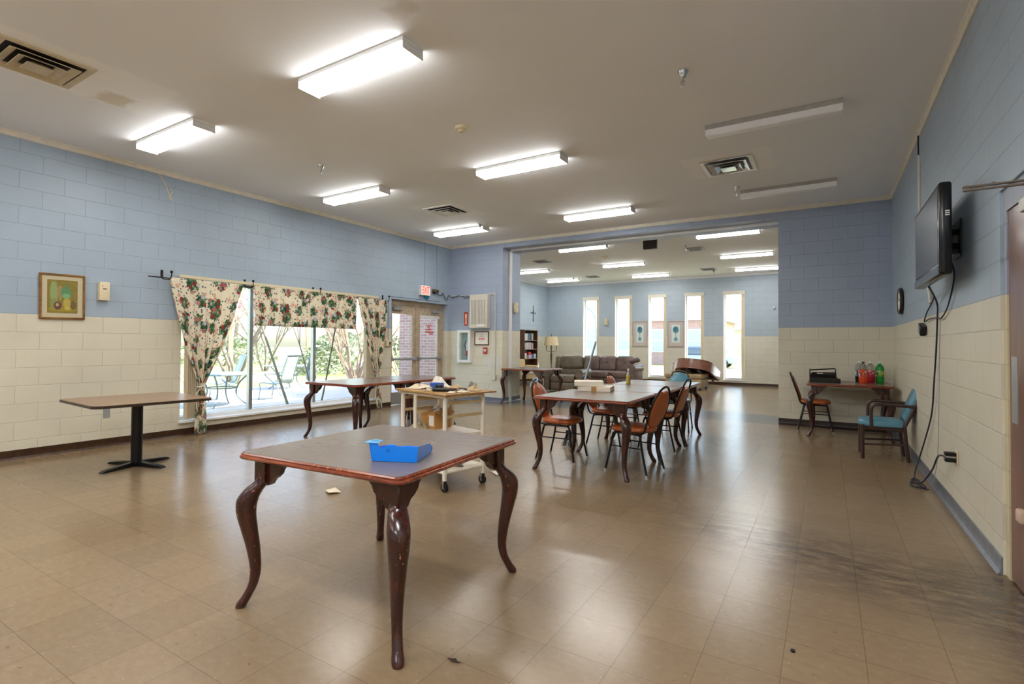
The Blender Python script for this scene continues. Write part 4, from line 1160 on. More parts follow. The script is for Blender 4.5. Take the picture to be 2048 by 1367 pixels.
# ------------------------------------------------------------------ corner table: black organiser and soda bottles
t = thing('tool_tote', 'black plastic organiser with a bar handle on the corner table', 'organiser', (-0.03, 9.20, 0.7735), 0.05)
M_bp = mat('glossy_black_plastic', (14, 14, 16), 0.18, var=0.05)
b = MB(); b.box(-0.2, -0.12, 0, 0.2, 0.12, 0.012, 0.004, 1); b.box(-0.2, -0.12, 0, -0.19, 0.12, 0.12, 0.003, 1); b.box(0.13, -0.12, 0, 0.2, 0.12, 0.06, 0.006, 1); b.box(-0.2, 0.11, 0, 0.16, 0.12, 0.12, 0.003, 1); b.box(-0.2, -0.12, 0, 0.16, -0.11, 0.075, 0.003, 1)
b.build('body', M_bp, t, smooth=False)
for y in (-0.07, 0.0, 0.06):
    b = MB(); b.box(-0.19, y - 0.03, 0.05 + 0.35 * (y + 0.07), 0.15, y + 0.005, 0.062 + 0.35 * (y + 0.07), 0.003, 1); b.build('tray_divider', M_bp, t, smooth=False)
for x in (-0.19, 0.145):
    b = MB(); b.tube(bez([(x, -0.08, 0.02), (x - 0.004, -0.03, 0.13), (x, 0.06, 0.175), (x + 0.003, 0.09, 0.19)], 4), 0.009, 6); b.build('side_arm', M_bp, t)
b = MB(); b.tube([(-0.19, 0.09, 0.175), (0.145, 0.09, 0.205)], 0.009, 8); b.tube([(-0.17, 0.0, 0.135), (0.14, 0.0, 0.14)], 0.011, 8); b.build('bar_handle', M_bp, t)
b = MB(); b.box(-0.1, -0.03, 0.125, -0.02, 0.02, 0.135, 0.002, 1); b.build('paper_slip', M_paper, t, smooth=False)
def soda(lb, loc, liq, lab, cap, body=None, full=0.2):
    t = thing('soda_bottle', lb, 'bottle', loc, 0, 'big soda bottles on the corner table')
    P = [(0.046, 0.0), (0.052, 0.012), (0.055, 0.03), (0.055, 0.09), (0.051, 0.12), (0.055, 0.15), (0.055, 0.205), (0.05, 0.235), (0.034, 0.265), (0.016, 0.285), (0.0145, 0.302)]
    b = MB(); b.lathe(P, n=20); b.build('bottle_body', body or M_clear, t)
    b = MB(); b.lathe([(r + 0.0006, z) for r, z in P if z <= full], n=20); b.build('soda', liq, t)
    b = MB(); b.lathe([(0.0555, 0.095), (0.0562, 0.095), (0.0562, 0.185), (0.0555, 0.185)], n=20); b.build('label', lab, t)
    b = MB(); b.lathe([(0.017, 0.292), (0.017, 0.315), (0.015, 0.318), (0.0, 0.318)], n=16); b.build('cap', cap, t)
def pop(name, c, c2, sc):
    k = NT(name); v = k.coord(); f = k.noise(v, sc, 2, 0.4)
    k.color(k.ramp(f, [(0.42, C3(*c)), (0.47, C3(*c2)), (0.56, C3(*c)), (0.6, (0.75, 0.75, 0.75, 1))])); k.setv(k.b, Roughness=0.3)
    return k.m
soda('orange soda bottle in front, nearest of the four on the corner table', (0.462, 9.275, 0.7735), mat('orange_soda', (226, 74, 34), 0.15, var=0.04), pop('orange_label', (176, 26, 24), (236, 130, 60), 30), M_dark, full=0.21)
soda('red soda bottle second from the right on the corner table', (0.565, 9.50, 0.7735), mat('red_soda', (190, 22, 44), 0.15, var=0.04), pop('red_label', (196, 20, 44), (230, 90, 120), 34), M_white, full=0.2)
soda('green soda bottle rightmost on the corner table', (0.68, 9.50, 0.7735), mat('green_soda', (22, 150, 50), 0.12, var=0.1), pop('green_label', (10, 120, 40), (190, 214, 40), 34), mat('white_green_cap', (210, 232, 214), 0.4), mat('green_bottle', (30, 160, 70), 0.1, var=0, trans=0.3), full=0.235)
soda('dark soda bottle standing behind the orange soda on the corner table', (0.43, 9.62, 0.7735), mat('dark_soda', (24, 16, 18), 0.15, var=0), pop('dark_label', (20, 24, 40), (190, 190, 210), 26), M_white, full=0.2)

# ------------------------------------------------------------------ wall things, left wall
def framed(name, lb, cat, org, uax, hgt, wid, nrm, mframe, fw, mmat, matw, art, group=None, depth=0.025, roll=0.0):
    """frame > mat board > picture, org = lower corner seen left; uax runs to the viewer's right"""
    t = thing(name, lb, cat, org, 0, group)
    u = Vector(uax); n = Vector(nrm); z = Vector((0, 0, 1))
    Rm = Matrix((u, z, n)).transposed().to_4x4()
    t.rotation_mode = 'QUATERNION'; t.rotation_quaternion = (Rm @ Matrix.Rotation(roll, 4, 'Z')).to_quaternion()
    b = MB()
    for q in ((0, 0, wid, fw), (0, hgt - fw, wid, hgt), (0, fw, fw, hgt - fw), (wid - fw, fw, wid, hgt - fw)):
        b.box(q[0], q[1], 0.001, q[2], q[3], depth, 0.004, 1)
    b.build('picture_frame', mframe, t, smooth=False)
    b = MB(); b.box(fw, fw, 0.002, wid - fw, hgt - fw, depth * 0.5); b.build('mat_board', mmat, t, smooth=False)
    m_ = matw
    b = MB(); zt = depth * 0.5 + 0.001
    vs = [b.v(p) for p in ((fw + m_, fw + m_, zt), (wid - fw - m_, fw + m_, zt), (wid - fw - m_, hgt - fw - m_, zt), (fw + m_, hgt - fw - m_, zt))]
    b.f(vs, [(0, 0), (1, 0), (1, 1), (0, 1)])
    b.build('picture', art, t, smooth=False)
    return t
M_gold = wood_material('gilt_oak_frame', (96, 62, 18), (134, 92, 30), (160, 116, 50), 0.4, 0.1, along='x')
framed('framed_painting', 'gilt framed painting of a leafy plant in a yellow pot on the left wall', 'painting', (XL, 2.222, 1.578), (0, 1, 0), 0.535, 0.43, (1, 0, 0), M_gold, 0.022, mat('greige_mat_board', (196, 186, 158), 0.8, var=0.03), 0.05, painting_material(), roll=0.012)
def freshener(lb, loc, rz):
    t = thing('air_freshener', lb, 'air freshener', loc, rz, 'cream wall air fresheners')
    b = MB(); b.box(0.001, -0.055, -0.115, 0.075, 0.055, 0.115, 0.01, 2); b.build('casing', M_ivory, t)
    b = MB(); b.box(0.074, -0.02, 0.025, 0.077, 0.02, 0.035); b.build('spray_slot', M_dark, t, smooth=False)
    b = MB(); b.cyl((0.074, -0.025, 0.065), (0.077, -0.025, 0.065), 0.006, n=8); b.build('sensor', M_dark, t)
freshener('cream air freshener box beside the framed painting', (XL, 2.83, 1.945), 0)
freshener('cream air freshener box on the jamb of the wide opening', (JX, 10.36, 2.17), 0)
freshener('cream air freshener box between the first two tall lounge windows', (-7.03, YFAR, 2.17), -PI / 2)
def outlet(lb, loc, rz, m=None):
    t = thing('wall_outlet', lb, 'outlet', loc, rz)
    b = MB(); b.box(0.001, -0.036, -0.058, 0.008, 0.036, 0.058, 0.002, 1); b.build('cover_plate', m or M_ivory, t, smooth=False)
    for z in (-0.022, 0.022):
        b = MB(); b.box(0.008, -0.016, z - 0.013, 0.0095, 0.016, z + 0.013, 0.0005, 1); b.build('socket', M_grey, t, smooth=False)
outlet('small outlet low on the left wall under the pedestal table', (XL, 2.90, 0.42), 0, M_grey)
# curtain rods on hooks
M_iron = mat('dark_iron', (40, 30, 28), 0.4, metal=0.5)
RX_ = XL + 0.09
for y0, y1, lb in ((3.30, 4.74, 'dark iron curtain rod holding the left curtain'), (4.73, 6.86, 'dark iron curtain rod holding the valance'), (6.84, 7.66, 'dark iron curtain rod holding the right curtain')):
    b = MB(); b.cyl((RX_, y0, 2.19), (RX_, y1, 2.185), 0.008, n=8); tag(b.build('curtain_rod', M_iron), lb, 'curtain rod', 'curtain rods')
for y, lb in ((3.56, 'curtain hook with ball tip at the left end of the rods'), (4.735, 'curtain hook between the left curtain and the valance'), (5.99, 'curtain hook above the middle of the valance'), (7.66, 'curtain hook at the right end beside the exit doors')):
    b = MB(); b.tube(bez([(XL + 0.002, y - 0.06, 2.27), (XL + 0.02, y - 0.06, 2.19), (RX_ - 0.01, y - 0.03, 2.17), (RX_ + 0.02, y, 2.18), (RX_ + 0.028, y + 0.01, 2.23), (RX_ + 0.028, y + 0.01, 2.26)], 4), 0.007, 6)
    b.ball((RX_ + 0.028, y + 0.01, 2.275), 0.02, 10); b.box(XL + 0.001, y - 0.075, 2.2, XL + 0.01, y - 0.045, 2.3)
    tag(b.build('curtain_hook', M_iron), lb, 'curtain hook', 'curtain hooks')
b = MB(); b.box(XL + 0.001, 3.72, 2.22, XL + 0.055, 7.44, 2.26, 0.003, 1); tag(b.build('blind_headrail', M_ivory, smooth=False), 'long beige headrail of the vertical blind above the garden window', 'blind')
def vanes(y0, n, dy, lb):
    t = thing('vertical_blind', lb, 'blind', (XL + 0.035, 0, 0))
    for k in range(n):
        y = y0 + dy * k
        b = MB(); b.at((0, y, 0), (0, 0, 0.35)); b.box(-0.035, -0.0015, 0.24, 0.035, 0.0015, 2.22); b.build('vane', M_vane, t, smooth=False)
M_vane = mat('beige_vane', (206, 190, 162), 0.7, var=0.05)
vanes(3.82, 9, 0.026, 'beige vertical blind vanes gathered at the left of the garden window')
vanes(7.12, 10, 0.026, 'beige vertical blind vanes gathered at the right of the garden window')

def cloth(name, lb, cat, rows, folds, amp, X0, nu=64, nv=36, parts=None, cl=None, group=None):
    """rows: (z, y left, y right, fold depth, x offset) from the top down; UV in cloth metres"""
    def at(v):
        k = v * (len(rows) - 1); i = min(int(k), len(rows) - 2); f = k - i
        f = f * f * (3 - 2 * f) * 0.5 + f * 0.5
        return [rows[i][j] * (1 - f) + rows[i + 1][j] * f for j in range(5)]
    width = cl or (rows[0][2] - rows[0][1])
    def fn(u, v):
        z, a, c, am, xo = at(v)
        wv = math.sin(2 * PI * folds * u) + 0.35 * math.sin(2 * PI * folds * 2.3 * u + 1)
        return (X0 + xo + am * wv, a + (c - a) * u + 0.01 * math.sin(2 * PI * folds * u * 0.5) * (1 if am < 0.03 else 0.5), z)
    def uvf(u, v):
        return (u * width, -(rows[0][0] - at(v)[0]))
    b = MB(); b.sheet(fn, nu, nv, uvf)
    o = b.build(name, M_floral, angle=80)
    sm = o.modifiers.new('thick', 'SOLIDIFY'); sm.thickness = 0.003
    return tag(o, lb, cat, group)
cx_ = XL + 0.10
left = cloth('curtain', 'floral curtain left of the garden window, tied in to a narrow tail at the floor', 'curtain',
    [(2.205, 3.55, 4.60, 0.006, 0.0), (1.95, 3.60, 4.52, 0.010, 0.0), (1.6, 3.68, 4.42, 0.016, 0.01), (1.2, 3.78, 4.27, 0.02, 0.015), (0.9, 3.88, 4.13, 0.022, 0.02), (0.69, 3.945, 4.02, 0.018, 0.02), (0.6, 3.91, 4.045, 0.014, 0.02), (0.35, 3.905, 4.06, 0.012, 0.02), (0.012, 3.90, 4.075, 0.012, 0.02)], 5, 0.02, cx_, cl=1.2)
b = MB(); b.tube([(cx_ + 0.02 + 0.03 * math.cos(a), 3.982 + 0.05 * math.sin(a), 0.69 + 0.006 * math.sin(a)) for a in [2 * PI * i / 16 for i in range(16)]], 0.009, 6, closed=True); b.build('tie_band', M_paper, left)
cloth('valance', 'pleated floral valance across the middle of the garden window', 'valance',
    [(2.21, 4.76, 6.84, 0.012, 0.0), (2.16, 4.77, 6.84, 0.012, 0.0), (1.95, 4.77, 6.83, 0.018, 0.005), (1.75, 4.78, 6.82, 0.02, 0.008), (1.585, 4.78, 6.82, 0.022, 0.01)], 11, 0.02, cx_, nu=130, nv=16, cl=2.9)
right = cloth('curtain', 'floral curtain between the garden window and the exit doors, tied to a narrow tail', 'curtain',
    [(2.195, 6.86, 7.64, 0.012, 0.0), (1.9, 6.93, 7.64, 0.018, 0.0), (1.5, 7.05, 7.60, 0.022, 0.01), (1.0, 7.2, 7.50, 0.024, 0.015), (0.58, 7.33, 7.42, 0.02, 0.02), (0.45, 7.33, 7.45, 0.016, 0.02), (0.2, 7.34, 7.48, 0.014, 0.02), (0.02, 7.36, 7.50, 0.014, 0.02)], 5, 0.02, cx_, cl=1.3)
b = MB(); b.tube([(cx_ + 0.02 + 0.03 * math.cos(a), 7.375 + 0.055 * math.sin(a), 0.56) for a in [2 * PI * i / 16 for i in range(16)]], 0.009, 6, closed=True); b.build('tie_band', M_paper, right)
# keypad, exit sign, emergency horn, ribbon, cables
t = thing('keypad', 'small keypad box on the pillar between the right curtain and exit doors', 'keypad', (XL, 7.77, 1.315))
b = MB(); b.box(0.001, -0.08, -0.055, 0.045, 0.08, 0.055, 0.006, 1); b.build('case', M_ivory, t, smooth=False)
b = MB(); b.box(0.045, -0.01, -0.03, 0.048, 0.045, 0.035); b.build('screen', mat('keypad_screen', (70, 86, 104), 0.2), t, smooth=False)
b = MB(); b.cyl((XL + 0.006, 7.77, 1.37), (XL + 0.006, 7.77, 2.2), 0.005, n=6); tag(b.build('conduit', mat('blue_grey_conduit', (150, 164, 188), 0.4)), 'thin painted conduit rising from the keypad', 'conduit')
t = thing('exit_sign', 'lit white EXIT sign with red letters above the garden doors', 'exit sign', (XL, 8.84, 2.505))
M_sign = mat('exit_sign_face', (252, 226, 214), 0.4, var=0, emit=(255, 214, 200), estr=0.12)
b = MB(); b.box(0.001, -0.155, -0.11, 0.085, 0.155, 0.11, 0.006, 1); b.build('housing', M_white, t, smooth=False)
b = MB(); b.box(0.085, -0.145, -0.10, 0.088, 0.145, 0.10); b.build('face', M_sign, t, smooth=False)
txt('exit_lettering', 'EXIT', 0.225, mat('exit_red', (236, 60, 44), 0.4, var=0, emit=(255, 30, 20), estr=0.35), (0.0885, 0.0, 0.0), (PI / 2, 0, PI / 2), t, 0.0006, sx=0.52)
t = thing('emergency_light', 'small black and brass alarm light right of the EXIT sign', 'alarm light', (XL, 9.2, 2.52))
b = MB(); b.box(0.001, -0.04, -0.05, 0.05, 0.04, 0.05, 0.008, 1); b.build('case', M_dark, t)
for y in (-0.04, 0.04):
    b = MB(); b.cyl((0.03, y, 0.02), (0.1, y * 1.3, 0.0), 0.03, 0.035, 12); b.build('lamp_head', mat('brass_dark', (120, 100, 60), 0.3, metal=0.6), t)
b = MB(); b.tube(bez([(XL + 0.02, 8.86, 2.40), (XL + 0.04, 8.93, 2.36), (XL + 0.02, 9.02, 2.39), (XL + 0.03, 8.95, 2.33), (XL + 0.02, 8.87, 2.36)], 5), 0.014, 6); tag(b.build('ribbon_bow', mat('bright_blue_ribbon', (40, 140, 190), 0.5)), 'bright blue ribbon bow hanging under the EXIT sign', 'ribbon')
b = MB(); b.tube(bez([(XL + 0.02, 9.27, 2.52), (XL + 0.02, 9.42, 2.44), (XL + 0.02, 9.52, 2.5), (XL + 0.03, 9.62, 2.36), (XL + 0.04, 9.72, 2.47), (XL + 0.10, 9.78, 2.42), (-7.45, YB - 0.02, 2.47), (-7.3, YB - 0.02, 2.40), (-7.1, YB - 0.02, 2.44), (-7.06, YB - 0.03, 2.45)], 5), 0.008, 6)
tag(b.build('loose_cable', mat('grey_cable', (70, 74, 78), 0.5)), 'loose grey cable looping from the EXIT sign round the corner', 'cable')
b = MB(); b.tube(bez([(-7.70, YB - 0.018, 2.46), (-6.55, YB - 0.018, 2.46), (-6.47, YB - 0.018, 2.44), (-6.445, YB - 0.018, 2.36), (-6.445, YB - 0.018, 0.72), (-6.46, YB - 0.02, 0.68), (-6.46, YB - 0.02, 0.62)], 6), 0.011, 8)
b.box(-6.51, YB - 0.06, 0.5, -6.41, YB - 0.002, 0.62, 0.006, 1)
tag(b.build('wall_conduit', mat('white_conduit', (206, 206, 198), 0.4)), 'white conduit running over the wall heater and down to a box', 'conduit')
b = MB(); b.tube(bez([(XL + 0.04, 3.42, 3.6), (XL + 0.03, 3.5, 3.5), (XL + 0.03, 3.56, 3.36), (XL + 0.035, 3.6, 3.28), (XL + 0.03, 3.56, 3.3), (XL + 0.03, 3.6, 3.4)], 5), 0.006, 6); b.ball((XL + 0.02, 3.58, 3.42), 0.012, 8); tag(b.build('hanging_string', M_ivory), 'knotted cream cord hanging from the crown trim above the left curtain', 'cord')

for y, z0, lb in ((8.88, 2.61, 'thin painted conduit dropping from the crown trim to the EXIT sign'), (9.3, 2.56, 'thin painted conduit dropping to the alarm light right of the EXIT sign')):
    b = MB(); b.cyl((XL + 0.009, y, z0), (XL + 0.009, y, 3.6), 0.008, n=8); tag(b.build('conduit', bpy.data.materials['blue_grey_conduit']), lb, 'conduit')
b = MB(); b.tube([(XL + 0.008, 7.75, 2.30), (XL + 0.008, 9.45, 2.305)], 0.006, 6); tag(b.build('wire_run', bpy.data.materials['blue_grey_conduit']), 'thin horizontal wire run above the exit doors', 'wire')
# ------------------------------------------------------------------ back wall left of the opening
t = thing('wall_heater', 'white wall heater with a barred grille beside the opening', 'heater', (-6.83, YB, 2.065))
b = MB(); b.box(-0.25, -0.15, -0.385, 0.25, -0.001, 0.385, 0.01, 1); b.build('cabinet', mat('heater_enamel', (216, 210, 198), 0.35, var=0.04), t, smooth=False)
b = MB(); b.box(-0.21, -0.153, -0.29, 0.21, -0.15, 0.26); b.build('grille_backing', mat('grille_tan', (150, 134, 112), 0.5), t, smooth=False)  # flat tan plate behind the grille bars
for k in range(11):
    b = MB(); x = -0.2 + k * 0.04; b.box(x - 0.008, -0.165, -0.285, x + 0.008, -0.153, 0.255); b.build('grille_bar', M_white, t, smooth=False)
b = MB(); b.box(-0.03, -0.17, -0.36, 0.2, -0.15, -0.29, 0.004, 1); b.build('control_cover', M_white, t, smooth=False)
t = thing('fire_sign', 'narrow red vertical fire extinguisher sign left of the wall heater', 'sign', (-7.28, YB, 1.905))
b = MB(); b.box(-0.055, -0.004, -0.16, 0.055, -0.001, 0.16); b.build('sign_plate', M_red, t, smooth=False)
b = MB(); b.box(-0.025, -0.0055, -0.12, 0.025, -0.004, 0.12); b.build('sign_panel', mat('cream_sign_panel', (236, 206, 170), 0.5), t, smooth=False)
b = MB(); b.box(-0.012, -0.0062, -0.10, 0.012, -0.0055, 0.02); b.build('red_pictogram', M_redtxt, t, smooth=False)
t = thing('extinguisher_cabinet', 'white glazed fire extinguisher cabinet on the back wall', 'cabinet', (-7.28, YB, 1.26))
b = MB()
for q in ((-0.19, -0.38, 0.19, -0.32), (-0.19, 0.32, 0.19, 0.38), (-0.19, -0.32, -0.12, 0.32), (0.12, -0.32, 0.19, 0.32)):
    b.box(q[0], -0.09, q[1], q[2], -0.001, q[3])
b.build('cabinet_frame', M_white, t, smooth=False)
b = MB(); b.box(-0.12, -0.012, -0.32, 0.12, -0.001, 0.32); b.build('back_panel', mat('grey_green_panel', (150, 166, 164), 0.5), t, smooth=False)
b = MB(); b.box(-0.12, -0.088, -0.32, 0.12, -0.086, 0.32); b.build('pane', M_glass, t, smooth=False)
b = MB(); b.box(-0.17, -0.1, -0.02, -0.15, -0.09, 0.08, 0.003, 1); b.build('handle', M_chrome, t, smooth=False)
t = thing('fire_extinguisher', 'fire extinguisher hanging inside the glazed wall cabinet', 'fire extinguisher', (-7.20, YB - 0.052, 1.03))
b = MB(); b.lathe([(0.028, 0), (0.032, 0.01), (0.032, 0.13)], n=14); b.build('lower_band', M_red, t)
b = MB(); b.lathe([(0.0322, 0.13), (0.0322, 0.27), (0.02, 0.31), (0.012, 0.33), (0.012, 0.36)], n=14); b.build('cylinder', mat('pale_label_wrap', (214, 216, 222), 0.4, var=0.1, vscale=30), t)
b = MB(); b.tube(bez([(0, 0, 0.35), (-0.05, 0, 0.33), (-0.07, 0, 0.24), (-0.045, 0, 0.13)], 5), 0.008, 6); b.build('hose', M_rubber, t)
t = framed('framed_notice', 'small dark framed notice with a red line below the wall heater', 'notice', (-7.02, YB, 1.29), (1, 0, 0), 0.32, 0.40, (0, -1, 0), wood_material('dark_red_frame', (60, 30, 26), (84, 44, 36), (100, 56, 46), 0.4, 0.1), 0.02, M_paper, 0.03, M_paper)
b = MB()
for z, w_ in ((0.235, 0.07), (0.21, 0.05), (0.185, 0.08), (0.095, 0.06)): b.box(0.2 - w_, z, 0.0137, 0.2 + w_, z + 0.008, 0.0143)
b.build('grey_print', M_grey, t, smooth=False)
b = MB(); b.box(0.11, 0.13, 0.0137, 0.29, 0.165, 0.0145); b.build('red_line', mat('pink_red_print', (226, 120, 110), 0.6), t, smooth=False)
t = thing('fire_alarm_pull', 'small red fire alarm pull box under the framed notice', 'fire alarm', (-6.715, YB, 1.165))
b = MB(); b.box(-0.055, -0.035, -0.075, 0.055, -0.001, 0.075, 0.006, 1); b.build('case', M_red, t, smooth=False)
b = MB(); v3 = [b.v((-0.03, -0.038, 0.0)), b.v((0.03, -0.038, 0.0)), b.v((0.0, -0.038, -0.04))]; v4 = [b.v((-0.03, -0.035, 0.0)), b.v((0.03, -0.035, 0.0)), b.v((0.0, -0.035, -0.04))]; b.skin([v3, v4]); b.box(-0.04, -0.04, 0.005, 0.04, -0.035, 0.03); b.build('pull_handle', M_white, t, smooth=False)
for x, z, w_, h_, lb in ((-6.60, 0.87, 0.1, 0.3, 'pale paper sheet taped left of the conduit on the back wall'), (-6.385, 0.9, 0.06, 0.26, 'narrow pale paper taped right of the conduit on the back wall')):
    b = MB(); b.box(-w_ / 2, -0.003, -h_ / 2, w_ / 2, -0.001, h_ / 2)
    t = tag(b.build('paper_notice', mat('grey_print_paper', (214, 214, 214), 0.7, var=0.08, vscale=60), smooth=False, loc=(x, YB, z)), lb, 'paper')
b = MB(); b.box(0.001, -0.04, -0.06, 0.008, 0.04, 0.06, 0.002, 1); tag(b.build('light_switch', M_ivory, smooth=False, loc=(JX, 10.50, 1.17)), 'light switch plate on the jamb of the wide opening', 'switch')

# ------------------------------------------------------------------ right wall: television, clock, cables, outlet
t = thing('television', 'flat black television on an arm mount high on the right wall', 'television', (XR, 5.175, 2.15), 0)
xf = -0.20
b = MB(); b.box(xf, -0.565, -0.325, xf + 0.075, 0.565, 0.325, 0.02, 3); b.build('cabinet', M_bp, t)
b = MB(); b.box(xf - 0.002, -0.525, -0.245, xf + 0.004, 0.525, 0.29); b.build('screen', mat('tv_screen', (58, 66, 76), 0.22, var=0, spec=0.9), t, smooth=False)
b = MB(); b.box(xf - 0.006, -0.555, -0.322, xf + 0.004, 0.555, -0.262, 0.003, 1); b.build('lower_bezel', mat('grey_bezel', (96, 108, 120), 0.25, metal=0.3), t, smooth=False)
b = MB()
for k in range(3): b.box(xf + 0.035, -0.568, 0.085 + k * 0.014, xf + 0.06, -0.565, 0.093 + k * 0.014)
b.build('side_ports', M_white, t, smooth=False)
b = MB(); b.box(-0.012, -0.13, -0.14, -0.001, 0.13, 0.14, 0.003, 1); b.box(-0.125, -0.2, -0.16, -0.105, 0.2, 0.16, 0.003, 1); b.box(-0.11, -0.06, -0.1, -0.005, 0.06, 0.1, 0.006, 1); b.tube([(-0.01, -0.09, 0.05), (-0.115, -0.12, 0.05)], 0.018, 8); b.tube([(-0.01, -0.09, -0.06), (-0.115, -0.12, -0.06)], 0.018, 8); b.build('wall_mount', M_black, t, smooth=False)
t = thing('wall_clock', 'round dark rimmed wall clock below the television, near the corner', 'clock', (XR, 8.62, 1.93))
b = MB(); b.at((0, 0, 0), (0, -PI / 2, 0)); b.lathe([(0.165, 0.001), (0.18, 0.01), (0.18, 0.03), (0.168, 0.045), (0.155, 0.036)], n=36); b.build('rim', mat('dark_bronze_rim', (52, 44, 40), 0.25, metal=0.5), t)
b = MB(); b.at((0, 0, 0), (0, -PI / 2, 0)); b.lathe([(0.158, 0.03), (0.158, 0.0365), (0, 0.0365)], n=36); b.build('dial', M_paper, t)
for a, L_ in ((0.9, 0.08), (-1.4, 0.12)):
    b = MB(); b.tube([(-0.039, 0, 0), (-0.039, L_ * math.sin(a), L_ * math.cos(a))], 0.003, 5); b.build('hand', M_dark, t)
for k in range(12):
    a = k * PI / 6; b = MB(); b.tube([(-0.038, 0.125 * math.sin(a), 0.125 * math.cos(a)), (-0.038, 0.145 * math.sin(a), 0.145 * math.cos(a))], 0.004, 5); b.build('hour_mark', M_dark, t)
b = MB(); b.box(XR - 0.018, 7.03, 2.5, XR - 0.001, 7.065, 3.4, 0.003, 1); tag(b.build('cable_raceway', M_trim, smooth=False), 'cream cable raceway running up the right wall behind the television', 'cable raceway')
b = MB(); b.tube(bez([(XR - 0.012, 7.047, 3.4), (XR - 0.012, 7.06, 3.5), (XR - 0.02, 7.0, 3.6)], 5), 0.007, 6); tag(b.build('cable_end', M_dark), 'short dark cable above the raceway at the crown trim', 'cable')
b = MB(); b.tube([(XR - 0.02, 6.5, 2.06), (XR - 0.016, 6.33, 1.74)], 0.012, 8); tag(b.build('cable_raceway', M_trim), 'loose cream raceway piece hanging below the television', 'cable raceway')
def cable(lb, pts, r=0.006, m=None):
    b = MB(); b.tube(bez(pts, 6), r, 6); return tag(b.build('television_cable', m or mat('navy_cord', (24, 24, 48), 0.45)), lb, 'cord', 'cords below the television')
xw = XR - 0.022
M_cord = mat('navy_cord', (24, 24, 48), 0.45)
cable('long black cord hanging from the television down to the floor coil', [(XR - 0.13, 5.55, 1.83), (xw, 5.95, 1.72), (xw, 5.93, 1.58), (xw, 6.0, 1.3), (xw, 6.12, 1.0), (xw, 6.25, 0.7), (xw - 0.01, 6.5, 0.45), (xw - 0.03, 6.75, 0.2), (xw - 0.1, 6.55, 0.03), (xw - 0.1, 6.2, 0.012), (xw - 0.06, 6.05, 0.012)], 0.007, M_cord)
cable('cord from the television to the hanging black adapter', [(XR - 0.13, 5.58, 1.83), (xw, 6.1, 1.78), (xw, 6.5, 1.66), (xw, 6.66, 1.58)], 0.006, M_cord)
cable('cord looping from the television mount to the wall staple', [(XR - 0.06, 5.1, 1.99), (xw, 5.2, 1.87), (xw, 5.45, 1.66), (xw, 5.75, 1.57), (xw, 5.95, 1.585), (xw, 6.35, 1.59), (xw, 6.62, 1.57)], 0.006, M_cord)
cable('thin grey wire dropping straight from the staple to the floor', [(xw, 5.8, 1.57), (xw, 5.84, 1.3), (xw, 5.88, 0.9), (xw, 5.95, 0.4), (xw - 0.01, 6.05, 0.14), (xw - 0.03, 6.1, 0.02)], 0.003, M_grey)
cable('black cord plugged into the outlet and lying coiled on the floor', [(XR - 0.05, 5.30, 0.44), (xw - 0.06, 5.5, 0.42), (xw - 0.07, 5.75, 0.25), (xw - 0.1, 6.1, 0.06), (xw - 0.16, 6.3, 0.012), (xw - 0.1, 6.5, 0.012), (xw - 0.07, 6.1, 0.014), (xw - 0.17, 6.15, 0.012), (xw - 0.13, 6.45, 0.012)], 0.007, M_cord)
t = thing('power_adapter', 'square black adapter hanging on its cord below the television', 'adapter', (XR - 0.03, 6.72, 1.50))
b = MB(); b.at((0, 0, 0), (0.35, 0, 0)); b.box(-0.028, -0.07, -0.05, 0.025, 0.07, 0.05, 0.008, 1); b.build('case', M_dark, t)
b = MB(); b.at((0, 0, 0), (0.35, 0, 0)); b.box(-0.03, -0.03, -0.035, -0.028, 0.03, 0.035); b.build('label', M_grey, t, smooth=False)
outlet('outlet low on the right wall with two black plugs', (XR, 5.28, 0.455), PI)
for dz, lb in ((0.024, 'upper black plug adapter in the right wall outlet'), (-0.022, 'lower black plug in the right wall outlet')):
    b = MB(); b.box(-0.07, -0.028, -0.016, -0.0, 0.028, 0.016, 0.006, 1); tag(b.build('wall_plug', M_dark, loc=(XR - 0.0098, 5.28, 0.455 + dz)), lb, 'plug', 'plugs in the right wall outlet')
# ------------------------------------------------------------------ floor litter
def scrap(name, lb, cat, loc, pts, m, lift=0.012):
    b = MB()
    n = len(pts)
    rnd = random.Random(n * 7 + int(loc[0] * 100))
    a = [b.v((x, y, 0.001 + lift * rnd.random())) for x, y in pts]; c = [b.v((v.co.x, v.co.y, v.co.z + 0.0012)) for v in a]
    b.skin([a, c])
    return tag(b.build(name, m, smooth=False, loc=loc), lb, cat)
M_scrap = mat('cream_paper_scrap', (224, 210, 184), 0.8, var=0.04)
scrap('paper_scrap', 'cream paper scrap on the floor left of the single front table', 'paper', (-3.745, 3.09, 0), [(-0.09, 0.0), (0.05, -0.075), (0.075, -0.01), (0.10, 0.02), (-0.06, 0.09)], M_scrap, 0.02)
scrap('paper_napkin', 'white folded napkin on the floor right of the cart', 'paper', (-2.865, 4.45, 0), [(-0.09, 0.0), (0.03, -0.09), (0.10, -0.0), (0.06, 0.06), (-0.04, 0.085)], M_paper, 0.014)
b = MB(); b.cyl((0, 0, 0), (0, 0, 0.008), 0.0095, n=12); tag(b.build('bottle_cap', M_dark, loc=(-0.13, 2.56, 0.0005)), 'small dark bottle cap on the foreground floor', 'bottle cap')
scrap('dry_leaf', 'dry brown leaf curl on the floor before the front table', 'leaf', (-1.33, 1.73, 0), [(-0.035, 0.0), (0.0, -0.012), (0.04, 0.004), (0.012, 0.008), (0.0, 0.016)], mat('dry_leaf_brown', (62, 46, 34), 0.8), 0.006)

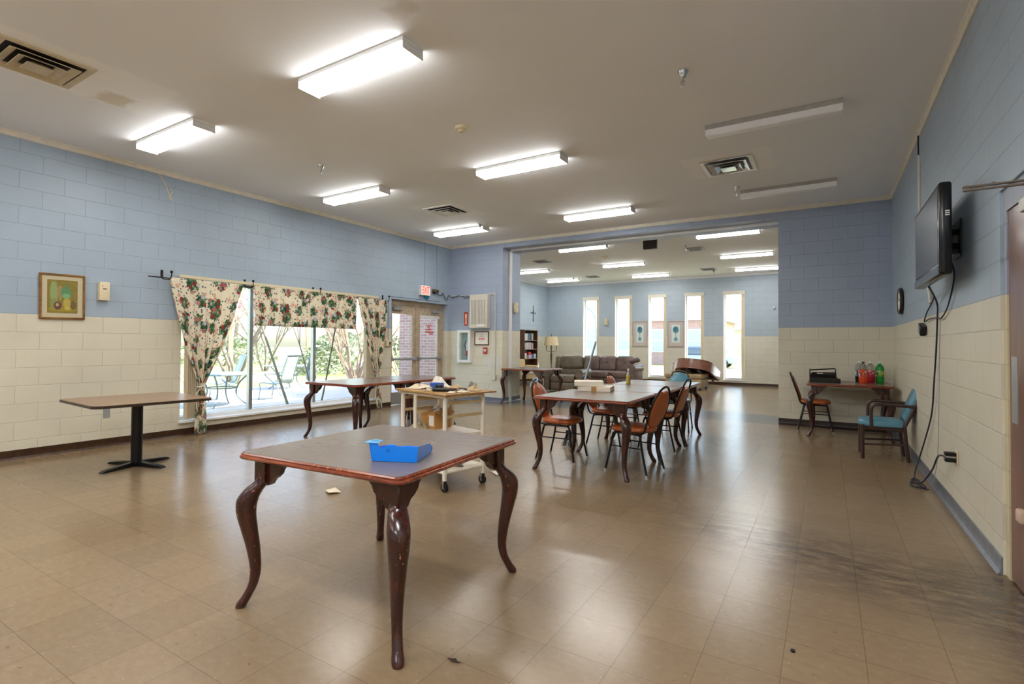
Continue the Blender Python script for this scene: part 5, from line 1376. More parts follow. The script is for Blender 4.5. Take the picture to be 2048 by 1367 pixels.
# ------------------------------------------------------------------ lounge furniture
def soft(b, x0, y0, z0, x1, y1, z1, r=0.05, seg=4):
    b.box(x0, y0, z0, x1, y1, z1, r, seg)
def leather(name, c, dark):
    k = NT(name); v = k.coord()
    f = k.noise(v, 5, 5, 0.6)
    k.color(k.ramp(f, [(0.3, C3(*dark)), (0.7, C3(*c))])); k.setv(k.b, Roughness=0.36)
    k.b.inputs['Coat Weight'].default_value = 0.15
    k.bump(k.noise(v, 16, 4, 0.6), 0.35, 0.02)
    return k.m
M_lea1 = leather('grey_green_leather', (134, 124, 106), (104, 94, 80))
M_lea2 = leather('grey_plum_leather', (134, 114, 106), (100, 84, 80))
def rolled_arm(t, x, m, y0, y1, h, w, nails=True, name='armrest'):
    b = MB(); soft(b, x - w * 0.36, y0, 0.04, x + w * 0.36, y1, h - w * 0.3, 0.03, 2)
    b.tube([(x, y0 - 0.01, h - w * 0.42), (x, y1, h - w * 0.42)], w * 0.52, 18)
    a = b.build(name, m, t)
    if nails:
        b = MB()
        for k in range(15):
            th = PI * k / 14
            b.ball((x + w * 0.36 * math.cos(th), y0 - 0.012, h - w * 0.42 + w * 0.36 * math.sin(th)), 0.009, 6)
        for z in [0.1 + 0.035 * i for i in range(int((h - w * 0.5 - 0.1) / 0.035))]:
            for s in (-1, 1): b.ball((x + s * w * 0.3, y0 - 0.003, z), 0.009, 6)
        o = b.build('nailhead_trim', mat('antique_nail', (70, 62, 52), 0.3, metal=0.6) if 'antique_nail' not in bpy.data.materials else bpy.data.materials['antique_nail'], a)
        stuff(o)
    return a
t = thing('recliner', 'grey brown leather recliner with rolled nailhead arms in the lounge', 'recliner', (-6.28, 13.38, 0), math.radians(6))
b = MB(); soft(b, -0.36, -0.46, 0.05, 0.36, 0.3, 0.3, 0.03, 2); b.build('base', M_lea1, t)
b = MB(); soft(b, -0.34, -0.55, 0.26, 0.34, 0.25, 0.48, 0.07); b.build('seat', M_lea1, t)
b = MB(); soft(b, -0.34, -0.545, 0.07, 0.34, -0.46, 0.27, 0.03, 3); b.build('footrest', M_lea1, t)
b = MB(); b.at((0, 0.26, 0.42), (-0.2, 0, 0)); soft(b, -0.33, -0.1, 0.0, 0.33, 0.16, 0.2, 0.07); b.build('back_cushion', M_lea1, t)
b = MB(); b.at((0, 0.28, 0.55), (-0.2, 0, 0)); soft(b, -0.34, -0.12, 0.06, 0.34, 0.16, 0.46, 0.1); b.build('head_cushion', M_lea1, t)
for s in (-1, 1):
    b = MB(); b.at((s * 0.43, 0.33, 0.42), (-0.2, 0, 0)); soft(b, -0.09, -0.1, 0.0, 0.09, 0.14, 0.56, 0.06); b.build('back_wing', M_lea1, t)
    rolled_arm(t, s * 0.47, M_lea1, -0.50, 0.36, 0.62, 0.24)
t = thing('sofa', 'grey plum leather sofa with tufted back under the first tall lounge windows', 'sofa', (-6.03, 15.62, 0), 0)
b = MB(); soft(b, -0.98, -0.42, 0.06, 0.98, 0.42, 0.32, 0.03, 2); b.build('base', M_lea2, t)
for k in (-1, 0, 1):
    b = MB(); soft(b, k * 0.57 - 0.28, -0.5, 0.3, k * 0.57 + 0.28, 0.2, 0.5, 0.06); b.build('seat_cushion', M_lea2, t)
    b = MB(); b.at((k * 0.57, 0.24, 0.46), (-0.16, 0, 0)); soft(b, -0.285, -0.12, 0, 0.285, 0.14, 0.5, 0.09); c = b.build('back_cushion', M_lea2, t)
    b = MB(); b.at((k * 0.57, 0.24, 0.46), (-0.16, 0, 0)); b.ball((0, -0.122, 0.27), 0.014, 8, 1, 0.5, 1); b.build('tuft_button', M_dark, c)
    b = MB(); b.at((k * 0.57, 0.24, 0.46), (-0.16, 0, 0))
    for i in range(10):
        a = 2 * PI * i / 10; b.tube([(0.02 * math.cos(a), -0.124, 0.27 + 0.02 * math.sin(a)), (0.11 * math.cos(a), -0.121, 0.27 + 0.1 * math.sin(a))], [0.006, 0.002], 5)
    b.build('tuft_pleats', M_lea2, c)
for s in (-1, 1):
    rolled_arm(t, s * 1.0, M_lea2, -0.46, 0.36, 0.70, 0.26, False)
    b = MB(); b.at((s * 0.9, 0.18, 0.82), (0, s * -0.25, 0)); soft(b, -0.17, -0.1, -0.07, 0.17, 0.12, 0.09, 0.07); b.build('arm_pillow', M_lea2, t)
t = thing('floor_lamp', 'bronze candelabra floor lamp with a cream shade beside the bookcase', 'lamp', (-8.83, 17.3, 0))
M_brz = mat('aged_bronze', (112, 86, 60), 0.35, metal=0.5, var=0.15)
b = MB(); b.lathe([(0.15, 0), (0.15, 0.02), (0.06, 0.05), (0.03, 0.08)], n=20); b.build('base', M_brz, t)
b = MB(); b.lathe([(0.014, 0.07), (0.014, 0.5), (0.02, 0.6), (0.036, 0.85), (0.042, 0.93), (0.02, 1.0), (0.03, 1.05), (0.016, 1.12), (0.012, 1.66)], n=14); b.build('pole', M_brz, t)
for k in range(4):
    a = k * PI / 2 + 0.4; c, s_ = math.cos(a), math.sin(a)
    b = MB(); b.tube(bez([(0, 0, 1.07), (0.1 * c, 0.1 * s_, 1.05), (0.19 * c, 0.19 * s_, 1.1), (0.19 * c, 0.19 * s_, 1.14)], 4), 0.009, 6); b.cyl((0.19 * c, 0.19 * s_, 1.14), (0.19 * c, 0.19 * s_, 1.27), 0.014, n=8); b.build('candle_arm', M_brz, t)
b = MB(); b.lathe([(0.275, 1.28), (0.22, 1.61), (0.216, 1.61), (0.271, 1.28)], n=32); b.build('lamp_shade', mat('cream_shade', (232, 214, 170), 0.8, var=0.03), t)
b = MB(); b.cyl((0, 0, 1.64), (0, 0, 1.68), 0.012, n=8); b.ball((0, 0, 1.7), 0.018, 8); b.tube([(-0.22, 0, 1.605), (0.22, 0, 1.605)], 0.003, 4); b.build('finial', M_brz, t)
# bookcase
M_case = wood_material('walnut_veneer', (74, 46, 30), (98, 64, 42), (116, 78, 52), 0.45, 0.05)
bx0, bx1, by0, by1, bz = -9.495, -9.2, 15.93, 16.9, 1.84
t = thing('bookcase', 'tall brown bookcase against the lounge left wall behind the jamb', 'bookcase', (bx0, by0, 0))
W_, D2 = by1 - by0, bx1 - bx0
for y in (0, W_ - 0.022):
    b = MB(); b.box(0, y, 0, D2, y + 0.022, bz); b.build('side_panel', M_case, t, smooth=False)
b = MB(); b.box(0, 0.022, 0.05, 0.008, W_ - 0.022, bz); b.build('back_panel', M_case, t, smooth=False)
SH = [0.08, 0.44, 0.78, 1.12, 1.44, bz - 0.022]
for z in SH:
    b = MB(); b.box(0.008, 0.022, z, D2 - 0.004, W_ - 0.022, z + 0.022); b.build('shelf', mat('pale_shelf_edge', (150, 136, 126), 0.3) if 'pale_shelf_edge' not in bpy.data.materials else bpy.data.materials['pale_shelf_edge'], t, smooth=False)
def book(y, z, w, h, col, lb, d=0.19, tilt=0.0):
    t = thing('book', lb, 'book', (bx1 - 0.03 - d / 2, y, z), 0, 'books in the lounge bookcase')
    t.rotation_euler.x = tilt
    key = 'book_cloth_%d_%d_%d' % col
    m = bpy.data.materials.get(key) or mat(key, col, 0.6, var=0.08)
    b = MB(); b.box(-d / 2, 0, 0.0005, d / 2, 0.002, h); b.box(-d / 2, w - 0.002, 0.0005, d / 2, w, h); b.box(d / 2 - 0.003, 0.002, 0.0005, d / 2, w - 0.002, h)
    b.build('cover', m, t, smooth=False)
    b = MB(); b.box(-d / 2 + 0.004, 0.002, 0.003, d / 2 - 0.003, w - 0.002, h - 0.004); b.build('page_block', M_paper, t, smooth=False)
y = 0.03 + by0; z = SH[4] + 0.0225
for w_, h_, c, lb in ((0.09, 0.24, (196, 200, 206), 'thick pale grey book at the left of the top book row'), (0.08, 0.235, (206, 208, 206), 'pale book second from the left in the top book row'), (0.08, 0.24, (190, 196, 202), 'pale grey book third in the top book row'),
                      (0.07, 0.25, (84, 84, 88), 'dark grey book in the top book row'), (0.06, 0.23, (140, 140, 142), 'mid grey book left of the navy book'), (0.075, 0.27, (28, 40, 92), 'tall navy book in the top book row'), (0.06, 0.25, (48, 140, 176), 'turquoise book right of the navy one'), (0.05, 0.25, (110, 120, 120), 'slim grey green book in the top book row'), (0.06, 0.25, (214, 200, 160), 'cream book at the right end of the top book row')):
    book(y, z, w_, h_, c, lb); y += w_ + 0.004
y = 0.07 + by0; z = SH[3] + 0.0225
for w_, h_, c, lb, tl in ((0.05, 0.22, (214, 196, 200), 'leaning pale pink book at the left of the second book row', -0.3), (0.07, 0.235, (210, 208, 210), 'white book next to the leaning pink one', 0), (0.08, 0.24, (200, 190, 204), 'lilac grey book in the second book row', 0), (0.08, 0.235, (186, 182, 190), 'grey mauve book in the second book row', 0), (0.075, 0.235, (206, 200, 204), 'off white book in the second book row', 0), (0.07, 0.23, (150, 120, 128), 'dusky pink book in the second book row', 0), (0.06, 0.22, (196, 186, 176), 'beige book at the right end of the second book row', 0)):
    y2 = y + (0.07 if tl else 0)
    book(y2 if not tl else y + 0.06, z, w_, h_, c, lb, tilt=tl if not tl else 0.28); y = y2 + w_ + 0.012
z = SH[2] + 0.0225
for i, (yy, w_, h_, c, lb, nm) in enumerate(((0.06, 0.16, 0.2, (206, 204, 200), 'pale box stack at the left of the clutter shelf', 'storage_box'), (0.24, 0.12, 0.1, (150, 120, 80), 'small tan box on the clutter shelf', 'storage_box'), (0.38, 0.2, 0.13, (196, 180, 210), 'lilac box in the middle of the clutter shelf', 'storage_box'), (0.60, 0.14, 0.1, (70, 96, 150), 'blue box on the right of the clutter shelf', 'storage_box'), (0.77, 0.14, 0.16, (190, 206, 220), 'pale blue box at the right end of the clutter shelf', 'storage_box'))):
    b = MB(); b.box(-0.1, 0, 0.0005, 0.1, w_, h_, 0.004, 1); o = tag(b.build(nm, mat('box_card_%d' % i, c, 0.6, var=0.15, vscale=30), smooth=False, loc=(bx1 - 0.13, by0 + yy, z)), lb, 'box')
b = MB(); b.box(-0.08, 0, 0, 0.08, 0.2, 0.1, 0.01, 2); tag(b.build('storage_box', mat('red_box', (196, 62, 60), 0.5), loc=(bx1 - 0.13, by0 + 0.38, z + 0.131)), 'small red box on top of the lilac box', 'box')
# tan armchair
t = thing('upholstered_chair', 'beige upholstered armchair in front of the lounge bookcase', 'chair', (-8.55, 14.7, 0), math.radians(64))
M_bg = mat('beige_upholstery', (206, 182, 138), 0.8, var=0.08, bump=0.1)
b = MB(); soft(b, -0.3, -0.32, 0.32, 0.3, 0.3, 0.48, 0.05); b.build('seat', mat('off_white_cushion', (222, 212, 194), 0.8, var=0.05), t)
b = MB(); b.at((0, 0.3, 0.4), (-0.2, 0, 0)); soft(b, -0.32, -0.06, 0, 0.32, 0.09, 0.42, 0.06); b.build('backrest', M_bg, t)
for s in (-1, 1):
    b = MB(); soft(b, s * 0.36 - 0.06, -0.32, 0.16, s * 0.36 + 0.06, 0.32, 0.62, 0.05); b.build('armrest', M_bg, t)
    for y in (-0.27, 0.27):
        b = MB(); b.cyl((s * 0.33, y, 0), (s * 0.33, y, 0.2), 0.016, 0.024, 10); b.build('leg', M_mahog, t)
b = MB(); soft(b, -0.32, -0.3, 0.18, 0.32, 0.32, 0.33, 0.02, 2); b.build('seat_base', M_bg, t)
# ottoman and tilted grand piano
t = thing('ottoman', 'big tan leather storage ottoman propping up the tilted piano', 'ottoman', (-3.66, 16.28, 0), math.radians(-4))
b = MB(); soft(b, -0.54, -0.38, 0.05, 0.54, 0.38, 0.31, 0.03, 3); b.build('body', M_tan, t)
b = MB(); soft(b, -0.55, -0.39, 0.315, 0.55, 0.39, 0.46, 0.04, 3); b.build('lid', M_tan, t)
for x in (-0.48, 0.48):
    for y in (-0.32, 0.32):
        b = MB(); b.cyl((x, y, 0), (x, y, 0.05), 0.03, n=10); b.build('foot', M_dark, t)
t = thing('grand_piano', 'brown grand piano tipped down at its keyboard end, tail resting on the ottoman', 'piano', (-3.56, 16.02, 0.62))
t.rotation_euler = (math.radians(-15), math.radians(4), math.radians(-3))
M_pia = wood_material('walnut_piano_case', (112, 70, 54), (146, 98, 80), (168, 122, 102), 0.24, 0.5, along='x')
# plan: y=0 tail toward the opening, +x straight bass side, y=1.5 keyboard
plan = [(0.56, 1.5), (0.6, 1.42), (0.6, 0.28), (0.56, 0.12)] + [(0.1 + 0.46 * math.cos(a), 0.14 - 0.26 * math.sin(a)) for a in [0.15 + 0.3 * i for i in range(9)]]
plan += [(-0.42, 0.14), (-0.5, 0.34), (-0.56, 0.55), (-0.66, 0.72), (-0.78, 0.9), (-0.8, 1.05), (-0.8, 1.5)]
pl = [(p.x, p.y) for p in bez([(x, y, 0) for x, y in plan], 3)]
cx0 = -0.1; cy0 = 0.8
b = MB()
inn = [(cx0 + (x - cx0) * 0.95, cy0 + (y - cy0) * 0.955) for x, y in pl]
rr = [[b.v((x, y, z)) for x, y in q] for q, z in ((pl, 0), (pl, 0.27), (inn, 0.27), (inn, 0))]
b.skin(rr, closed=True); b.build('rim', M_pia, t)
b = MB(); b.prism(inn, 0.08, 0.1); b.build('soundboard', mat('amber_soundboard', (176, 96, 46), 0.4, var=0.15), t)
for x in (-0.35, 0.0, 0.35):
    b = MB(); b.box(x - 0.05, 0.1 if x > -0.3 else 0.6, 0.0, x + 0.05, 1.4, 0.079); b.build('support_beam', mat('dark_beam', (34, 22, 18), 0.6) if 'dark_beam' not in bpy.data.materials else bpy.data.materials['dark_beam'], t, smooth=False)
b = MB(); q = [(cx0 + (x - cx0) * 1.008, cy0 + (y - cy0) * 1.008) for x, y in pl]; b.prism(q, 0.272, 0.29); b.build('lid', M_pia, t)
b = MB(); b.box(-0.8, 1.48, 0.06, 0.58, 1.62, 0.2, 0.01, 2); b.build('key_slip', M_pia, t)
b = MB(); b.tube([(0.45, 1.3, 0.0), (0.45, 1.3, -0.12)], [0.05, 0.03], 10); b.build('leg_stub', M_pia, t)
# wall items of the lounge
t = thing('crucifix', 'dark metal crucifix high on the lounge left wall', 'cross', (XFL, 17.08, 2.5))
b = MB(); b.box(0.001, -0.012, -0.30, 0.02, 0.012, 0.26, 0.006, 1)
for z in (-0.3, 0.255): b.ball((0.012, 0, z), 0.03, 8, 0.5, 1, 1)
b.build('upright', M_grey if False else mat('pewter', (84, 88, 92), 0.35, metal=0.6), t)
b = MB(); b.box(0.003, -0.17, -0.012, 0.018, 0.17, 0.012, 0.006, 1)
for y in (-0.17, 0.17): b.ball((0.012, y, 0), 0.028, 8, 0.5, 1, 1)
b.build('crossbar', bpy.data.materials['pewter'], t)
b = MB(); b.ball((0.016, 0, 0.02), 0.06, 12, 0.3, 0.7, 1.3); b.build('centre_boss', bpy.data.materials['pewter'], t)
M_pf = mat('grey_beige_frame', (184, 172, 162), 0.45, var=0.04); M_pm = mat('grey_pink_mat', (206, 198, 194), 0.8, var=0.02); art = topiary_material()
framed('framed_print', 'framed blue topiary print between the second and third tall windows', 'print', (-6.02, YFAR, 1.27), (1, 0, 0), 0.905, 0.53, (0, -1, 0), M_pf, 0.035, M_pm, 0.10, art, 'blue topiary prints', 0.03)
framed('framed_print', 'framed blue topiary print between the third and fourth tall windows', 'print', (-4.765, YFAR, 1.26), (1, 0, 0), 0.91, 0.565, (0, -1, 0), M_pf, 0.035, M_pm, 0.105, art, 'blue topiary prints', 0.03)
b = MB(); b.at((0, 0, 0), (PI / 2, 0, 0)); b.lathe([(0.04, 0.001), (0.04, 0.02), (0.02, 0.05), (0, 0.055)], n=14); tag(b.build('wall_sensor', M_white, loc=(-1.42, YFAR, 2.52)), 'small white round sensor on the far lounge wall', 'sensor')

# ------------------------------------------------------------------ garden outside the big window
GZ = -0.12
b = MB(); b.box(-140, -60, GZ - 0.3, 60, 140, GZ - 0.001); struct(b.build('ground', M_grass, smooth=False))
M_conc = mat('pale_concrete', (206, 200, 190), 0.85, var=0.08, vscale=2)
b = MB(); b.box(-15.4, -3, GZ - 0.05, -10.6, 13.5, GZ + 0.03); struct(b.build('patio', M_conc, smooth=False))
b = MB(); b.box(-10.6, -3, GZ - 0.05, -9.7, 9.2, GZ + 0.015); struct(b.build('gravel_strip', mat('grey_gravel', (150, 140, 128), 0.9, var=0.5, vscale=26, bump=0.6, bscale=40), smooth=False))
b = MB(); b.box(-30, 21.5, GZ - 0.05, 30, 34, GZ + 0.02); struct(b.build('road', mat('pale_asphalt', (196, 194, 192), 0.9, var=0.05), smooth=False))  # even pale grey road surface
M_pat = mat('grey_patio_metal', (142, 156, 160), 0.5, metal=0.0, var=0.06)
def patio_table(loc, lb, r=0.62):
    t = thing('patio_table', lb, 'table', loc)
    b = MB(); b.lathe([(r, 0.69), (r + 0.012, 0.7), (r + 0.012, 0.715), (r, 0.72), (0, 0.72), (0, 0.705), (r - 0.02, 0.70)], n=36); b.build('tabletop', M_pat, t)
    for k in range(4):
        a = PI / 4 + k * PI / 2; c, s = math.cos(a), math.sin(a)
        b = MB(); b.tube(bez([(r * 0.75 * c, r * 0.75 * s, 0.69), (r * 0.5 * c, r * 0.5 * s, 0.5), (r * 0.42 * c, r * 0.42 * s, 0.28), (r * 0.6 * c, r * 0.6 * s, 0.1), (r * 0.8 * c, r * 0.8 * s, 0.0)], 5), 0.018, 8); b.build('leg', M_pat, t)
    b = MB(); b.tube([(r * 0.45 * math.cos(a), r * 0.45 * math.sin(a), 0.4) for a in [2 * PI * i / 20 for i in range(20)]], 0.014, 6, closed=True); b.build('brace_ring', M_pat, t)
    return t
patio_table((-11.5, 6.45, GZ + 0.03), 'round grey patio table behind the left curtain, nearest the window', 0.7)
patio_table((-14.1, 9.9, GZ + 0.03), 'grey patio table farther out, right of the high-backed sling chair', 0.65)
def sling(loc, rz, lb):
    t = thing('sling_chair', lb, 'chair', loc, rz, 'patio sling chairs')
    M_sl = bpy.data.materials.get('sling_mesh') or mat('sling_mesh', (176, 188, 180), 0.7, var=0.05)
    b = MB(); b.sheet(lambda u, v: (0.24 - 0.5 * u, (v - 0.5) * 0.46, 0.42 - 0.03 * math.sin(PI * u)), 6, 4); o = b.build('seat', M_sl, t); o.modifiers.new('t', 'SOLIDIFY').thickness = 0.006
    b = MB(); b.sheet(lambda u, v: (-0.26 - 0.22 * u, (v - 0.5) * 0.46, 0.41 + 0.68 * u + 0.02 * math.sin(PI * u)), 6, 4); o = b.build('backrest', M_sl, t); o.modifiers.new('t', 'SOLIDIFY').thickness = 0.006
    for s in (-1, 1):
        b = MB(); b.tube(bez([(0.30, s * 0.25, 0.0), (0.26, s * 0.25, 0.25), (0.24, s * 0.25, 0.42), (-0.24, s * 0.25, 0.40), (-0.36, s * 0.25, 0.74), (-0.49, s * 0.25, 1.1)], 4), 0.014, 6); b.build('side_frame', M_pat, t)
        b = MB(); b.tube(bez([(-0.38, s * 0.26, 0.0), (-0.2, s * 0.26, 0.34), (0.12, s * 0.27, 0.62), (-0.02, s * 0.27, 0.64), (-0.36, s * 0.26, 0.62)], 4), 0.014, 6); b.build('arm_frame', M_pat, t)
    b = MB(); b.tube([(-0.49, -0.25, 1.1), (-0.49, 0.25, 1.1)], 0.014, 6); b.build('top_rail', M_pat, t)
sling((-11.75, 7.95, GZ + 0.03), math.radians(200), 'high-backed sling chair in the middle window pane')
sling((-12.6, 7.05, GZ + 0.03), math.radians(250), 'sling chair at the right side of the near patio table')
t = thing('bird_feeder', 'leaning pole bird feeder with a flat roof outside the middle pane', 'bird feeder', (-9.45, 6.72, GZ))
M_gw = mat('grey_weathered_wood', (140, 128, 112), 0.8, var=0.15)
b = MB(); b.tube([(0, 0, 0), (-0.35, -0.14, 1.0), (-0.68, -0.28, 1.95)], [0.028, 0.024, 0.02], 8); b.build('pole', M_gw, t)
b = MB(); b.box(-0.88, -0.46, 1.95, -0.48, -0.08, 1.975, 0.004, 1); b.box(-0.8, -0.38, 1.975, -0.56, -0.16, 2.08); b.build('feeder_house', mat('pale_feeder', (196, 204, 206), 0.5), t, smooth=False)
t = thing('heron_statue', 'grey heron statue standing on the lawn by the right mullion', 'statue', (-11.95, 9.12, GZ + 0.03), math.radians(160)); t.scale = (0.78, 0.78, 0.78)
M_her = mat('grey_statue', (120, 124, 122), 0.6, var=0.08)
b = MB(); b.ball((0, 0, 0.62), 0.19, 14, 1.5, 0.85, 0.9); b.build('body', M_her, t)
b = MB(); b.tube(bez([(0.2, 0, 0.7), (0.33, 0, 0.82), (0.3, 0, 0.98), (0.2, 0, 1.1), (0.22, 0, 1.24), (0.3, 0, 1.28), (0.5, 0, 1.25)], 5), [0.085] * 6 + [0.055] * 10 + [0.04] * 6 + [0.035] * 5 + [0.02] * 3 + [0.006], 8); b.build('neck_and_bill', M_her, t)
for s in (-1, 1):
    b = MB(); b.tube([(0.0, s * 0.05, 0.5), (0.02, s * 0.05, 0.25), (0.0, s * 0.05, 0.0)], 0.012, 6); b.build('leg', M_her, t)

def tree(name, lb, loc, stems, height, spread, m, seed, depth=4, r0=0.04, cat='tree', lean=0.35, group=None, loose=None):
    rnd = random.Random(seed)
    t = thing(name, lb, cat, loc, 0, group)
    tips = []
    def grow(b, p, d, L, r, lev):
        q = p + d * L * 0.5 + Vector((rnd.uniform(-1, 1), rnd.uniform(-1, 1), 0)) * L * 0.06
        e = p + d * L
        b.tube([p, q, e], [r, r * 0.85, r * 0.7], 5 if lev < 2 else 4, caps=False)
        if lev >= depth:
            tips.append((e, d)); return
        for k in range(2 if rnd.random() < 0.55 else 3):
            nd = (d + Vector((rnd.uniform(-1, 1), rnd.uniform(-1, 1), rnd.uniform(-0.15, 0.5))) * 0.5 * spread).normalized()
            grow(b, e, nd, L * rnd.uniform(0.62, 0.85), r * 0.62, lev + 1)
    for s in range(stems):
        a = 2 * PI * s / stems + rnd.uniform(-0.3, 0.3)
        k = lean * rnd.uniform(0.5, 1.3) if stems > 1 else lean * 0.2
        d = Vector((math.cos(a) * k, math.sin(a) * k, 1)).normalized()
        b = MB()
        grow(b, Vector((math.cos(a) * 0.1 * (stems > 1), math.sin(a) * 0.1 * (stems > 1), 0)), d, height * rnd.uniform(0.28, 0.36), r0 * rnd.uniform(0.75, 1.1), 0)
        b.build('stem' if stems > 1 else 'trunk', m, t, smooth=True, angle=70, recalc=False)
    if loose:
        lm, n, sz, nm = loose
        b = MB()
        for i in range(n):
            e, d = rnd.choice(tips)
            c = e - d * rnd.uniform(0, 0.5) + Vector((rnd.uniform(-1, 1), rnd.uniform(-1, 1), rnd.uniform(-1, 1))) * 0.12
            u = Vector((rnd.uniform(-1, 1), rnd.uniform(-1, 1), rnd.uniform(-1, 1))).normalized(); w_ = u.orthogonal().normalized()
            s_ = sz * rnd.uniform(0.6, 1.3)
            b.f([b.v(c + u * s_), b.v(c + w_ * s_ * 0.7), b.v(c - u * s_), b.v(c - w_ * s_ * 0.7)])
        stuff(b.build(nm, lm, t, smooth=False, recalc=False))
    return t
M_bark = mat('tan_bark', (176, 152, 130), 0.9, var=0.2); M_bark2 = mat('grey_bark', (120, 110, 100), 0.9, var=0.2)
tree('crepe_myrtle', 'many-stemmed bare tan shrub seen through the right window pane', (-13.1, 11.7, GZ), 13, 3.6, 0.7, M_bark, 3, 4, 0.05, 'shrub', 0.5)
tree('bare_shrub', 'bare tan shrub seen through the left glass of the exit doors', (-14.8, 15.6, GZ), 9, 3.6, 0.7, M_bark, 8, 4, 0.04, 'shrub', 0.6)
tree('magnolia', 'small tree with pink blossom behind the left window pane', (-17.5, 10.2, GZ), 6, 4.2, 0.9, M_bark2, 5, 4, 0.05, 'tree', 0.5, None, (mat('pink_blossom', (236, 186, 206), 0.8, var=0.1), 520, 0.075, 'blossom'))
tree('bare_shrub', 'bare pale shrub low behind the near patio table', (-15.6, 8.0, GZ), 6, 3.0, 0.8, M_bark, 11, 3, 0.035, 'shrub', 0.7)
tree('sapling', 'slim forked sapling close outside the middle pane', (-9.4, 7.35, GZ), 2, 4.2, 0.45, M_bark2, 21, 3, 0.022, 'tree', 0.35)
tree('bare_tree', 'tall bare tree far out on the lawn', (-34, 20, GZ), 1, 9, 0.9, M_bark2, 31, 5, 0.2, 'tree', 0.3)
tree('bare_tree', 'tall pale bare tree behind the feeder pole', (-23, 13.2, GZ), 1, 8, 0.9, M_bark, 33, 5, 0.13, 'tree', 0.3)
tree('bare_tree', 'tall pale bare tree behind the right mullion', (-25, 18.6, GZ), 1, 8, 1.0, M_bark, 34, 5, 0.13, 'tree', 0.3)
tree('bare_tree', 'tall pale bare tree behind the many-stemmed shrub', (-24, 23, GZ), 1, 8, 1.0, M_bark, 35, 5, 0.13, 'tree', 0.3)
tree('flowering_tree', 'second pink blossoming tree behind the sling chairs', (-24, 15.6, GZ), 5, 4.6, 0.9, M_bark2, 6, 4, 0.06, 'tree', 0.5, None, (bpy.data.materials['pink_blossom'], 420, 0.09, 'blossom'))
tree('bare_tree', 'tall bare tree far out beyond the magnolia', (-30, 13, GZ), 1, 9, 0.9, M_bark2, 32, 5, 0.2, 'tree', 0.3)
M_leaf = mat('evergreen_leaf', (150, 158, 132), 0.85, var=0.2, vscale=3)
def bush(lb, loc, sx, sy, sz, seed):
    rnd = random.Random(seed)
    t = thing('evergreen_bush', lb, 'bush', loc)
    b = MB()
    for i in range(1100):
        th = rnd.uniform(0, 2 * PI); ph = rnd.uniform(0.02, 1.5); r = rnd.uniform(0.75, 1.0)
        c = Vector((sx * r * math.cos(th) * math.sin(ph), sy * r * math.sin(th) * math.sin(ph), sz * r * math.cos(ph)))
        u = Vector((rnd.uniform(-1, 1), rnd.uniform(-1, 1), rnd.uniform(-1, 1))).normalized(); w_ = u.orthogonal().normalized(); s_ = 0.12
        b.f([b.v(c + u * s_), b.v(c + w_ * s_ * 0.6), b.v(c - u * s_), b.v(c - w_ * s_ * 0.6)])
    stuff(b.build('foliage', M_leaf, t, smooth=False, recalc=False))
    b = MB()
    for k in range(5):
        a = k * 1.26; b.tube([(0, 0, 0), (sx * 0.5 * math.cos(a), sy * 0.5 * math.sin(a), sz * 0.7)], [0.05, 0.02], 5)
    b.build('stem', M_bark2, t)
bush('dark evergreen bush on the lawn behind the sapling', (-19.5, 15.8, GZ), 1.5, 1.4, 1.5, 1)
bush('evergreen bush behind the many-stemmed shrub', (-18.6, 19.6, GZ), 1.4, 1.6, 1.8, 2)
bush('far evergreen hedge bush beyond the heron', (-27.5, 23.5, GZ), 2.2, 3.2, 2.2, 3)
bush('far evergreen bush beyond the magnolia', (-31, 17.5, GZ), 2.0, 3.5, 1.8, 4)

# ------------------------------------------------------------------ street beyond the tall windows
def house(lb, loc, w, d, h, wallm, roofm, gable, wins, door=None, rz=0):
    t = thing('house', lb, 'house', loc, rz)
    b = MB(); b.box(0, 0, 0, w, d, h); b.build('wall', wallm, t, smooth=False)
    b = MB()
    if gable:
        a = [b.v(p) for p in ((-0.3, -0.4, h), (w + 0.3, -0.4, h), (w / 2, -0.4, h + gable))]; c = [b.v(p) for p in ((-0.3, d + 0.3, h), (w + 0.3, d + 0.3, h), (w / 2, d + 0.3, h + gable))]
    else:
        a = [b.v(p) for p in ((-0.4, -0.5, h), (-0.4, d + 0.3, h), (-0.4, d / 2, h + 3.0))]; c = [b.v(p) for p in ((w + 0.4, -0.5, h), (w + 0.4, d + 0.3, h), (w + 0.4, d / 2, h + 3.0))]
    b.skin([a, c]); b.build('roof', roofm, t, smooth=False)
    for x, z, ww, hh in wins:
        b = MB(); b.box(x, -0.06, z, x + ww, -0.001, z + hh); f = b.build('house_window', M_white, t, smooth=False)
        b = MB(); b.box(x + 0.08, -0.075, z + 0.08, x + ww - 0.08, -0.06, z + hh * 0.5 - 0.03); b.box(x + 0.08, -0.075, z + hh * 0.5 + 0.03, x + ww - 0.08, -0.06, z + hh - 0.08); b.build('pane', mat('house_pane', (196, 198, 200), 0.6) if 'house_pane' not in bpy.data.materials else bpy.data.materials['house_pane'], f, smooth=False)
    if door:
        x, ww, hh = door
        b = MB(); b.box(x, -0.08, 0, x + ww, -0.001, hh); b.build('house_door', mat('house_door_' + lb[:5], (150, 60, 56), 0.5), t, smooth=False)
M_sid = mat('pale_siding', (226, 226, 222), 0.8, var=0.03); M_shin = mat('pale_shingle', (176, 182, 190), 0.9, var=0.12, vscale=3)
